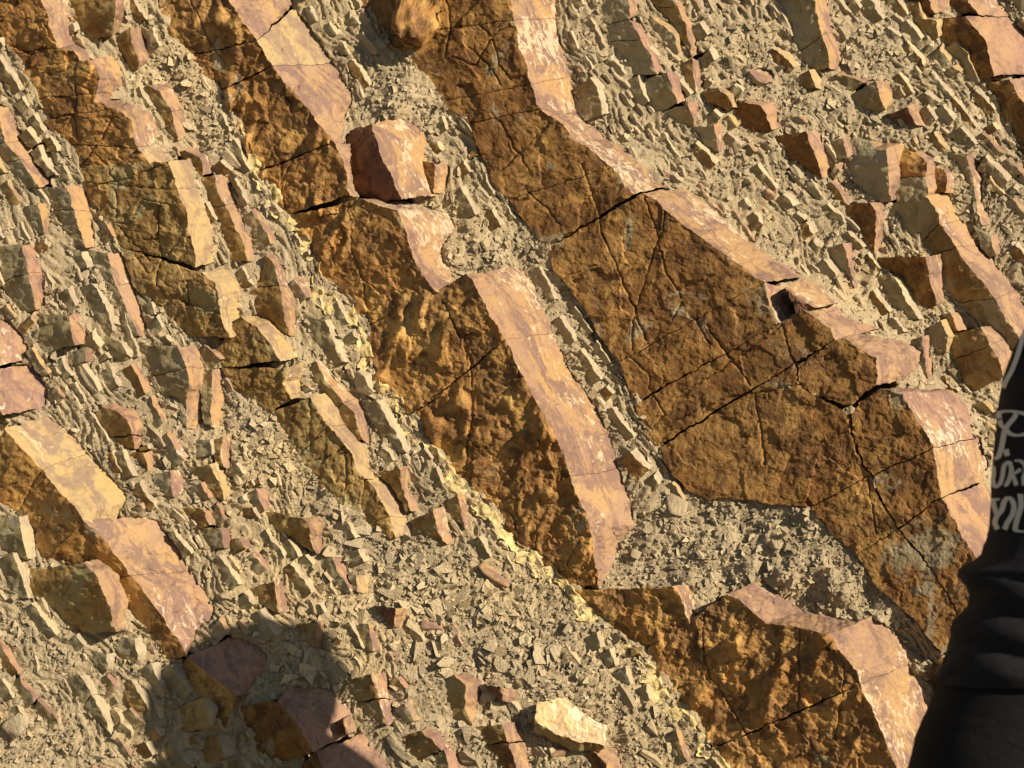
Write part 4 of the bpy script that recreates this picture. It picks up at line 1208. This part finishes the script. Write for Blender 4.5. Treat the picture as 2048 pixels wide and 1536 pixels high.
amp = np.clip(0.16 + 2.0 * noise(s * 48, s * 0 + .1, 203), -1.3, 1.4)
H = base_h(X, Y) + prof[None, :] * amp[:, None] + (3.0 * fbm(X / 13, Y / 13, 204, 4, 0.6) + 5.0 * noise(X / 30, Y / 30, 207)) * np.clip(T * 4, 0, 1) - 0.5
X2, Y2 = X + 5 * noise(X / 12, Y / 12, 205), Y + 5 * noise(X / 12, Y / 12, 206)
V = at(X2, Y2, H).reshape(-1, 3)
i = np.arange(n)[:, None] * (m + 1) + np.arange(m)[None, :]
F = np.stack([i, i + m + 1, i + m + 2, i + 1], -1).reshape(-1, 4)
o = mesh_obj("mineral_crust", V, F, M['crust'], None, True)
tag(o, "knobbly yellow mineral crust along the left foot of the golden bed", "crust")


# ------------------------------------------------------------------ rounded loose stones
def lump(name, px, py, h, rx, ry, rh, rot, mats, lab, cat, sharp=0.35, sd=1, facets=13, group="loose rocks on the slope"):
    r = np.random.default_rng(sd)
    bm = bmesh.new()
    for k in range(facets):
        v = r.normal(size=3); v /= np.linalg.norm(v)
        v = np.sign(v) * np.abs(v) ** (1 - sharp)
        v /= max(abs(v).max(), 1e-3) ** 0.6
        u, w, q = v[0] * rx, v[1] * ry, v[2] * rh
        bm.verts.new((u * math.cos(rot) - w * math.sin(rot), u * math.sin(rot) + w * math.cos(rot), q))
    res = bmesh.ops.convex_hull(bm, input=bm.verts)
    bmesh.ops.delete(bm, geom=[g for g in res['geom_interior'] if isinstance(g, bmesh.types.BMVert)], context='VERTS')
    bmesh.ops.triangulate(bm, faces=bm.faces)
    bmesh.ops.subdivide_edges(bm, edges=bm.edges, cuts=4, use_grid_fill=True)
    bmesh.ops.triangulate(bm, faces=bm.faces)
    bmesh.ops.smooth_vert(bm, verts=bm.verts, factor=0.2, use_axis_x=True, use_axis_y=True, use_axis_z=True)
    co = np.array([v.co[:] for v in bm.verts])
    F = np.array([[v.index for v in f.verts] for f in bm.faces])
    bm.verts.index_update()
    F = np.array([[v.index for v in f.verts] for f in bm.faces])
    bm.free()
    sc = min(rx, ry) * (0.24 if name == 'concretion' else 0.07)
    X, Y = co[:, 0] + px, co[:, 1] + py
    co[:, 2] += sc * fbm(X / (rx * 0.35), Y / (rx * 0.35), sd, 3)
    dxx = sc * 0.8 * noise(X / (rx * 0.4) + 5, Y / (rx * 0.4), sd + 2); X = X + dxx; Y = Y + sc * 0.8 * noise(X / (rx * 0.4), Y / (rx * 0.4) + 9, sd + 3)
    V = at(X, Y, co[:, 2] + h)
    o = mesh_obj(name, V, F, mats, None, True, None, np.full(len(V), 0.5))
    tag(o, lab, cat, group)
    return o


def bh(x, y):
    return float(terrain_h(np.array([float(x)]), np.array([float(y)]))[0])


M['cream'] = joint_mat("cream_ochre_stone", (0.66, 0.50, 0.29), (0.62, 0.42, 0.19), (0.52, 0.36, 0.22), (0.80, 0.68, 0.46), 0.10)
o = build_block("loose_boulder", 'S', [(1068, 1440), (1110, 1466), (1160, 1484), (1210, 1490)], [(1064, 1462), (1108, 1484), (1158, 1503), (1200, 1504)], [(1074, 1408), (1128, 1402), (1166, 1432), (1214, 1455)],
                [M['sole_olive'], M['cream']], None, 26 + bh(1140, 1460), 5, 2.2, 0.18)
tag(o, "cream and ochre flat topped block lying on the scree at bottom centre", "rock", "loose rocks on the slope")
lump("concretion", 836, 8, 52, 50, 84, 34, 0.12, M['sole_gold'], "lumpy rusty concretion hanging on the brown bed at the top edge", "rock", 0.1, 8, 26)
lump("loose_stone", 1352, 1012, bh(1352, 1012) + 8, 24, 20, 16, 0.5, M['shale'], "olive boulder at the upper tip of the large gravel pocket", "rock", 0.4, 12, 14)
lump("loose_stone", 1552, 1090, bh(1552, 1090) + 5, 15, 11, 9, 0.6, M['shale'], "beige pebble sitting in the middle of the large gravel pocket", "rock", 0.3, 14, 12)
lump("loose_stone", 1272, 1108, bh(1272, 1108) + 4, 10, 12, 8, 0.4, M['shale'], "small upright chip at the left end of the large gravel pocket", "rock", 0.5, 15, 10)
lump("loose_stone", 453, 1186, bh(453, 1186) + 6, 18, 13, 8, 0.2, M['flake'], "pale flat stone lying right of the broad tan ledge", "rock", 0.4, 16, 10)
lump("loose_stone", 862, 1253, bh(862, 1253) + 5, 26, 10, 7, 0.1, M['edge_tan'], "flat brown flake lying among the pale shale chips", "rock", 0.4, 17, 12)
lump("loose_stone", 1178, 1408, bh(1178, 1408) + 5, 12, 10, 9, 0.6, M['flake'], "small beige stone just above the right end of the cream block", "rock", 0.4, 18, 11)
lump("loose_stone", 1116, 1506, bh(1116, 1506) + 4, 22, 12, 9, 0.2, M['edge_tan'], "flat pink brown stone below the cream block", "rock", 0.4, 19, 12)
lump("loose_stone", 988, 1152, bh(988, 1152) + 4, 38, 12, 9, 0.75, M['edge_tan'], "long tan stone half sunk in the dusty scree, above the pale chips", "rock", 0.5, 20, 12)
lump("loose_stone", 1375, 1300 - 38, bh(1375, 1262) + 3, 10, 8, 6, 0.4, M['flake'], "grey chip at the crack between the two lower golden blocks", "rock", 0.4, 22, 10)
lump("loose_stone", 1308, 1455, bh(1308, 1455) + 5, 17, 15, 8, 0.5, M['flake'], "pale blocky stone at the bottom right of the scree", "rock", 0.5, 23, 10)
lump("loose_stone", 1538, 392, bh(1538, 392) + 6, 15, 13, 10, 0.8, M['edge_red'], "dark purple brown stone on the scree right of the largest brown bed", "rock", 0.5, 24, 10)
lump("loose_stone", 1168, 665, bh(1168, 665) + 5, 12, 14, 8, 0.7, M['shale'], "shale lump in the hollow beside the largest brown bed", "rock", 0.5, 25, 10)
lump("loose_stone", 30, 1452, bh(30, 1452) + 8, 22, 26, 12, 0.9, M['flake'], "pinkish white stone near the lower left corner", "rock", 0.4, 26, 12)
lump("loose_stone", 978, 1392, bh(978, 1392) + 5, 15, 14, 8, 0.4, M['flake'], "grey oval stone beneath the orange faced stone", "rock", 0.3, 27, 14)

# ------------------------------------------------------------------ the person at the right edge
PD = 1.40                                       # metres in front of the rock face
PSC = PXD / (5.0 - PD)


def pw(px, py, y=-PD):
    s = PXD / (5.0 + y)
    return Vector(((px - 1024) / s, y, 1.45 + (768 - py) / s))


M['cloth'] = plain_mat("black_jersey", (0.014, 0.0135, 0.016), 0.9, 0.2, 300, 0.4, 0.001)
M['trousers'] = plain_mat("black_trouser_cloth", (0.009, 0.009, 0.010), 0.9, 0.15, 240, 0.4, 0.001)
for key, crease in (('cloth', 0.010), ('trousers', 0.006)):
    nt = M[key].node_tree; bs = nt.nodes["Principled BSDF"]; co = _coords(nt)
    hh = nt.nodes.new("ShaderNodeMath"); hh.operation = 'MULTIPLY_ADD'
    nt.links.new(_noise(nt, co, 700, 2, 0.5), hh.inputs[0]); hh.inputs[1].default_value = 0.12
    nt.links.new(_noise(nt, _coords(nt, (1.6, 1.6, 0.7)), 16, 5, 0.55, 1.2), hh.inputs[2])
    _bump(nt, bs, hh.outputs[0], 0.8, crease)
M['print'] = plain_mat("grey_print", (0.58, 0.55, 0.50), 0.85, 0.2)
M['skin'] = plain_mat("skin", (0.50, 0.30, 0.21), 0.6, 0.35, 60, 0.06)
M['hair'] = plain_mat("dark_hair", (0.035, 0.022, 0.015), 0.6, 0.3, 150, 0.4, 0.003)
M['shoe'] = plain_mat("dark_shoe", (0.03, 0.028, 0.026), 0.7, 0.3)
M['eye'] = plain_mat("eye", (0.06, 0.04, 0.03), 0.2, 0.5)


def loft(name, rings, mat, parent=None, cap=True):
    n = len(rings[0])
    V = np.concatenate(rings)
    k = len(rings)
    i = np.arange(k - 1)[:, None] * n + np.arange(n)[None, :]
    j = np.arange(k - 1)[:, None] * n + (np.arange(n)[None, :] + 1) % n
    F = np.stack([i, j, j + n, i + n], -1).reshape(-1, 4)
    if cap:
        V = np.concatenate([V, rings[0].mean(0)[None], rings[-1].mean(0)[None]])
        q = np.arange(n); q2 = (q + 1) % n
        a = len(V) - 2; b = len(V) - 1
        F = np.concatenate([F, np.stack([np.full(n, a), q2, q, q], -1)[:, [0, 1, 2, 2]], np.stack([np.full(n, b), (k - 1) * n + q, (k - 1) * n + q2, (k - 1) * n + q2], -1)])
    me = bpy.data.meshes.new(name)
    me.from_pydata([tuple(v) for v in V], [], [tuple(dict.fromkeys(f)) for f in F.tolist()])
    me.polygons.foreach_set("use_smooth", [True] * len(me.polygons))
    me.materials.append(mat)
    me.update()
    o = bpy.data.objects.new(name, me)
    COL.objects.link(o)
    if parent:
        keep_parent(o, parent)
    return o


def ring(cx, cy, cz, rx, ry, n=72, wob=0.0, sd=0, tilt=0.0, pw_=2.3):
    a = np.linspace(0, 2 * np.pi, n, endpoint=False)
    ca, sa = np.cos(a), np.sin(a)
    x = np.sign(ca) * np.abs(ca) ** (2 / pw_); y = np.sign(sa) * np.abs(sa) ** (2 / pw_)
    k = 1 + wob * fbm(ca * 1.6 + sd, sa * 1.6 + cz * 22, 301, 3)
    return np.stack([cx + rx * x * k, cy + ry * y * k, cz + tilt * x + 0 * x], -1)


person = empty("person", (0.74, -PD, 0.0))
tag(person, "person in black printed top and black trousers at the right edge", "person")

# left outline of the clothes (world x at the person's distance) against height
sil = [(pw(px, py).z, pw(px, py).x) for px, py in [(2110, 610), (2075, 635), (2048, 662), (2028, 700), (2010, 760), (1998, 830), (1990, 900), (1985, 970), (1984, 1050), (1978, 1088), (1954, 1108), (1926, 1122), (1921, 1140),
       (1938, 1160), (1948, 1180), (1940, 1203), (1916, 1220), (1906, 1240), (1905, 1262), (1893, 1290), (1884, 1315), (1876, 1342)]]
sil_z = np.array([a for a, b in sil])[::-1]; sil_x = np.array([b for a, b in sil])[::-1]
rings = []
for z in np.linspace(sil_z[0] - 0.004, sil_z[-1], 150):
    xl = np.interp(z, sil_z, sil_x)
    cx = np.interp(z, [1.02, 1.2, 1.35, 1.48, 1.6], [0.800, 0.855, 0.895, 0.935, 0.955])
    if z > 1.50:
        cx = np.interp(z, [1.50, 1.60], [0.94, 0.955])
    rx = max(cx - xl, 0.05)
    ry = np.interp(z, [1.02, 1.12, 1.3, 1.45, 1.53, 1.58], [0.155, 0.145, 0.14, 0.135, 0.10, 0.07])
    fold = 0.02 if z < 1.24 else 0.006
    rg = ring(cx, -PD, z, rx, ry, 120, fold, 3.1, 0.012 if z < 1.22 else 0)
    ang = np.linspace(0, 2 * np.pi, 120, endpoint=False)
    amt = np.interp(z, [1.03, 1.06, 1.2, 1.26, 1.34], [0.3, 1.0, 1.0, 0.35, 0.12])
    fo = 0.010 * amt * (np.abs(np.sin(z * 62 + 2.2 * np.sin(ang * 1.0 + 0.6) + 1.4 * noise(ang * 1.3, np.full(120, z * 3.0), 311))) * 1.6 - 0.9)
    fo = fo * (0.25 + 0.75 * np.clip(np.abs(np.sin(ang)), 0, 1))
    rg[:, 0] += np.cos(ang) * fo * 0.4; rg[:, 1] += np.sin(ang) * fo * 1.3
    rings.append(rg)
inner = rings[0].copy(); cxy = inner[:, :2].mean(0)
inner[:, :2] = cxy + (inner[:, :2] - cxy) * 0.93; inner[:, 2] += 0.02
shirt = loft("shirt", [inner] + rings, M['cloth'], person, True)

# trousers: hips, then two legs
hs = [(1880, 1332), (1868, 1385), (1845, 1432), (1826, 1482), (1812, 1540), (1804, 1600), (1806, 1680)]
hz = np.array([pw(*p).z for p in hs])[::-1]; hx = np.array([pw(*p).x for p in hs])[::-1]
rings = []
for z in np.linspace(1.10, hz[0], 26):
    xl = np.interp(z, hz, hx) + max(0, z - hz[-1]) * 0.4
    cx = np.interp(z, [0.78, 0.95, 1.1], [0.745, 0.765, 0.812])
    rings.append(ring(cx, -PD, z, cx - xl - 0.006, np.interp(z, [0.8, 0.92, 1.1], [0.15, 0.158, 0.13]), 64, 0.008, 5.0))
trousers = loft("trousers", rings, M['trousers'], person, True)
for k, (hxp, kx, fx, fy) in enumerate([(0.655, 0.640, 0.625, -1.46), (0.835, 0.845, 0.855, -1.34)]):
    rr = []
    for z, x, yy, r in [(0.86, hxp, -PD, 0.098), (0.70, (hxp + kx) / 2, -PD, 0.090), (0.48, kx, -PD + 0.02, 0.070), (0.40, kx, -PD + 0.015, 0.066), (0.25, (kx + fx) / 2, (fy - PD) / 2, 0.066), (0.09, fx, fy, 0.062), (0.06, fx, fy, 0.064)]:
        rr.append(ring(x, yy, z, r, r * 1.05, 32, 0.03, 7.0 + k))
    loft("trouser_leg", rr, M['trousers'], person, True)
    sh = []
    for yv, zt, w in [(-0.10, 0.075, 0.036), (-0.06, 0.10, 0.042), (0.02, 0.10, 0.043), (0.09, 0.072, 0.048), (0.16, 0.05, 0.042), (0.19, 0.032, 0.022)]:
        a = np.linspace(0, 2 * np.pi, 24, endpoint=False)
        sh.append(np.stack([fx + w * np.cos(a), np.full(24, fy + yv), 0.003 + np.maximum(0, (np.sin(a) * 0.5 + 0.5)) * zt], -1))
    loft("shoe", sh, M['shoe'], person, True)


# body: one continuous surface grown from spheres along the bones
def capsule_points(a, b, ra, rb, step):
    a, b = Vector(a), Vector(b)
    L = (b - a).length
    n = max(2, int(L / step) + 1)
    return [((a.lerp(b, i / (n - 1))), ra + (rb - ra) * i / (n - 1)) for i in range(n)]


HC = Vector((0.975, -PD + 0.03, 1.675))         # head centre; the face looks at the rock, a little to the left
sph = []
sph += capsule_points((0.958, -PD, 1.50), (0.968, -PD + 0.01, 1.62), 0.055, 0.052, 0.02)
sph += capsule_points((0.80, -PD, 1.05), (0.94, -PD, 1.45), 0.11, 0.10, 0.03)
sph += [(HC + Vector((0, 0.0, 0.03)), 0.088), (HC + Vector((0, -0.025, 0.03)), 0.088), (HC + Vector((0, 0.03, -0.02)), 0.074), (HC + Vector((0, 0.04, -0.065)), 0.052), (HC + Vector((0, 0.05, -0.085)), 0.036)]
sph += capsule_points(HC + Vector((0, 0.095, 0.02)), HC + Vector((0, 0.118, -0.022)), 0.012, 0.017, 0.006)          # nose
sph += capsule_points(HC + Vector((-0.022, 0.088, -0.052)), HC + Vector((0.022, 0.088, -0.052)), 0.012, 0.012, 0.006)   # mouth
sph += capsule_points(HC + Vector((-0.05, 0.078, 0.032)), HC + Vector((0.05, 0.078, 0.032)), 0.016, 0.016, 0.01)        # brow
for sx in (-1, 1):
    sph += capsule_points(HC + Vector((0.083 * sx, -0.005, 0.02)), HC + Vector((0.083 * sx, 0.0, -0.025)), 0.018, 0.014, 0.008)
arms = {}
for sx, shd, el, wr in [(-1, (0.785, -PD + 0.01, 1.475), (0.775, -PD + 0.10, 1.24), (0.93, -PD + 0.20, 1.27)), (1, (1.065, -PD + 0.01, 1.475), (1.065, -PD + 0.09, 1.23), (0.93, -PD + 0.21, 1.22))]:
    shd, el, wr = Vector(shd), Vector(el), Vector(wr)
    arms[sx] = (shd, el, wr)
    sph += capsule_points((0.95, -PD, 1.45), shd, 0.07, 0.055, 0.02)
    sph += capsule_points(shd, el, 0.050, 0.040, 0.02) + capsule_points(el, wr, 0.040, 0.027, 0.015)
    dr = (wr - el).normalized(); side = dr.cross(Vector((0, 0, 1))).normalized(); up = side.cross(dr)
    pe = wr + dr * 0.085
    for q in (-1, -0.33, 0.33, 1):
        sph += capsule_points(wr + dr * 0.01 + up * 0.018 * q, pe + up * 0.030 * q, 0.016, 0.0135, 0.008)
        ln = {-1: 0.058, -0.33: 0.072, 0.33: 0.078, 1: 0.070}[q]
        k1 = pe + up * 0.030 * q + dr * ln * 0.55
        k2 = k1 + (dr * 0.6 - side * sx * 0.8).normalized() * ln * 0.5
        sph += capsule_points(pe + up * 0.030 * q, k1, 0.0092, 0.0085, 0.005) + capsule_points(k1, k2, 0.0085, 0.0075, 0.005)
    tb = wr + dr * 0.03 + up * 0.025
    t1 = tb + (up * 0.8 + dr * 0.6).normalized() * 0.045
    sph += capsule_points(tb, t1, 0.013, 0.011, 0.006) + capsule_points(t1, t1 + (dr - side * sx * 0.3).normalized() * 0.032, 0.0105, 0.009, 0.005)
for hp, kn, an in [((0.66, -PD, 0.88), (0.640, -PD + 0.02, 0.46), (0.625, -1.46, 0.09)), ((0.83, -PD, 0.88), (0.845, -PD + 0.02, 0.46), (0.855, -1.34, 0.09))]:
    sph += capsule_points((0.765, -PD, 0.98), hp, 0.11, 0.085, 0.03) + capsule_points(hp, kn, 0.080, 0.055, 0.03) + capsule_points(kn, an, 0.050, 0.036, 0.025)
    sph += capsule_points(Vector(an) + Vector((0, -0.03, -0.045)), Vector(an) + Vector((0, 0.12, -0.055)), 0.032, 0.026, 0.015)
bm = bmesh.new()
for c_, r_ in sph:
    bmesh.ops.create_icosphere(bm, subdivisions=2, radius=r_, matrix=__import__('mathutils').Matrix.Translation(c_))
me = bpy.data.meshes.new("body_raw"); bm.to_mesh(me); bm.free()
tmp = bpy.data.objects.new("body_raw", me); COL.objects.link(tmp)
md = tmp.modifiers.new("r", 'REMESH'); md.mode = 'VOXEL'; md.voxel_size = 0.006
sm = tmp.modifiers.new("s", 'SMOOTH'); sm.factor = 0.5; sm.iterations = 3
dg = bpy.context.evaluated_depsgraph_get()
body_me = bpy.data.meshes.new_from_object(tmp.evaluated_get(dg))
bpy.data.objects.remove(tmp); bpy.data.meshes.remove(me)
body_me.name = "body"
body_me.materials.clear(); body_me.materials.append(M['skin'])
body_me.polygons.foreach_set("use_smooth", [True] * len(body_me.polygons))
body = bpy.data.objects.new("body", body_me); COL.objects.link(body); keep_parent(body, person)

for sx in (-1, 1):
    shd, el, wr = arms[sx]
    rr = []
    for f, r_ in [(0.0, 0.075), (0.25, 0.068), (0.5, 0.062), (0.85, 0.058)]:
        p_ = shd.lerp(el, f)
        rr.append(ring(p_.x, p_.y, p_.z, r_, r_, 32, 0.03, 11 + sx))
    for f, r_ in [(0.05, 0.058), (0.4, 0.050), (0.7, 0.044), (0.97, 0.036)]:
        p_ = el.lerp(wr, f); d_ = (wr - el).normalized(); s_ = d_.cross(Vector((0, 0, 1))).normalized(); u_ = s_.cross(d_)
        a = np.linspace(0, 2 * np.pi, 32, endpoint=False)
        rr.append(np.array([list(p_ + s_ * (r_ * math.cos(q)) + u_ * (-r_ * math.sin(q))) for q in a]))
    rr.insert(0, ring(shd.x - 0.05 * sx, shd.y, shd.z + 0.035, 0.05, 0.06, 32))
    loft("sleeve", rr, M['cloth'], person, True)
    bm = bmesh.new(); bmesh.ops.create_uvsphere(bm, u_segments=12, v_segments=8, radius=0.011)
    em = bpy.data.meshes.new("eye"); bm.to_mesh(em); bm.free(); em.materials.append(M['eye'])
    eo = bpy.data.objects.new("eye", em); COL.objects.link(eo); eo.location = HC + Vector((0.034 * sx, 0.086, 0.008)); keep_parent(eo, person)

# hair: bushy, bulked out over skull and nape to widen the cast head shadow
bm = bmesh.new()
bmesh.ops.create_icosphere(bm, subdivisions=5, radius=1.0)
for v in bm.verts:
    d_ = v.co.copy()
    rr_ = 1.0 + 0.05 * float(noise(np.array(d_.x * 7 + d_.z * 3), np.array(d_.y * 7 - d_.z * 5), 401))
    v.co = HC + Vector((d_.x * 0.135 * rr_, -0.022 + d_.y * 0.140 * rr_, 0.034 + d_.z * 0.128 * rr_))
bmesh.ops.delete(bm, geom=[v for v in bm.verts if (v.co.y > HC.y + 0.055 and v.co.z < HC.z + 0.075) or v.co.z < HC.z - 0.085], context='VERTS')
hm = bpy.data.meshes.new("hair"); bm.to_mesh(hm); bm.free(); hm.materials.append(M['hair'])
hm.polygons.foreach_set("use_smooth", [True] * len(hm.polygons))
ho = bpy.data.objects.new("hair", hm); COL.objects.link(ho); keep_parent(ho, person)

# lettering printed on the back of the top
bpy.context.view_layer.update()
bvh = BVHTree.FromObject(shirt, bpy.context.evaluated_depsgraph_get())
mw = shirt.matrix_world.copy(); mwi = mw.inverted()


def print_strokes(name, strokes, width):
    V = []; F = []
    for st in strokes:
        st = [(1908 + a / 3.414, 650 + b / 3.414) for a, b in st]
        q = Poly(st)
        n = max(6, int(q.len / 2.5))
        s_ = np.linspace(0, 1, n + 1)
        c_ = q(s_)
        for _ in range(3):
            c_[1:-1] = 0.25 * c_[:-2] + 0.5 * c_[1:-1] + 0.25 * c_[2:]
        d_ = np.gradient(c_, axis=0); d_ /= np.linalg.norm(d_, axis=1)[:, None] + 1e-9
        nn_ = np.stack([d_[:, 1], -d_[:, 0]], -1)
        wd = width * 1.5 * (0.42 + 0.58 * np.abs(nn_[:, 0]))
        base = len(V)
        ok = []
        for k in range(n + 1):
            for t_ in (-1, -0.33, 0.33, 1):
                p_ = c_[k] + nn_[k] * wd[k] * t_
                w_ = pw(p_[0], p_[1])
                o_ = Vector(CAM.tolist()); dv = (w_ - o_).normalized()
                hit, no, idx, dist = bvh.ray_cast(mwi @ o_, mwi.to_3x3() @ dv)
                if hit is None:
                    V.append(None)
                else:
                    V.append(mw @ (hit + no * 0.0018))
        for k in range(n):
            for t_ in range(3):
                f = [base + k * 4 + t_, base + k * 4 + t_ + 1, base + (k + 1) * 4 + t_ + 1, base + (k + 1) * 4 + t_]
                if all(V[i] is not None for i in f):
                    F.append(f)
    used = sorted({i for f in F for i in f})
    if not used:
        return
    mp = {i: j for j, i in enumerate(used)}
    me = bpy.data.meshes.new(name)
    me.from_pydata([tuple(V[i] - person.location - shirt.location) for i in used], [], [[mp[i] for i in f] for f in F])
    me.materials.append(M['print'])
    o = bpy.data.objects.new(name, me); COL.objects.link(o); o.parent = shirt
    return o


print_strokes("printed_letter", [[(318, 640), (312, 602), (345, 590), (410, 590), (470, 600), (520, 625), (545, 670), (525, 725), (480, 750), (430, 756), (385, 742), (365, 715)],
                                 [(432, 605), (415, 640), (378, 680), (352, 725), (342, 790), (330, 850), (310, 905), (285, 915)], [(318, 650), (330, 690), (352, 700)], [(362, 850), (372, 895)]], 3.6)
print_strokes("printed_letter", [[(262, 965), (285, 965)], [(276, 968), (282, 1010), (272, 1060), (288, 1112), (322, 1090), (338, 1040), (345, 985), (352, 952)]], 3.0)
print_strokes("printed_letter", [[(352, 955), (385, 930), (402, 985), (388, 1045), (366, 1095), (350, 1098)], [(400, 1010), (418, 1050), (432, 1095)], [(402, 1015), (432, 1008), (462, 985)]], 3.0)
print_strokes("printed_letter", [[(420, 928), (455, 925), (490, 950), (500, 1000), (480, 1040), (484, 1095)]], 3.0)
print_strokes("printed_letter", [[(262, 1192), (320, 1190)], [(275, 1195), (282, 1240), (300, 1290)]], 3.4)
print_strokes("printed_letter", [[(305, 1395), (284, 1350), (300, 1305), (335, 1265), (350, 1205), (375, 1175), (405, 1195), (418, 1240), (405, 1300), (372, 1345), (352, 1395)]], 3.6)
print_strokes("printed_letter", [[(440, 1162), (478, 1165)], [(462, 1170), (465, 1240), (442, 1310), (425, 1370), (424, 1405), (478, 1412), (520, 1405)]], 3.6)
print_strokes("shoulder_stripe", [[(500, 30), (476, 90), (440, 215), (400, 320), (360, 390), (345, 430)]], 3.2)

# the ends of everything stand in world space
bpy.context.view_layer.update()
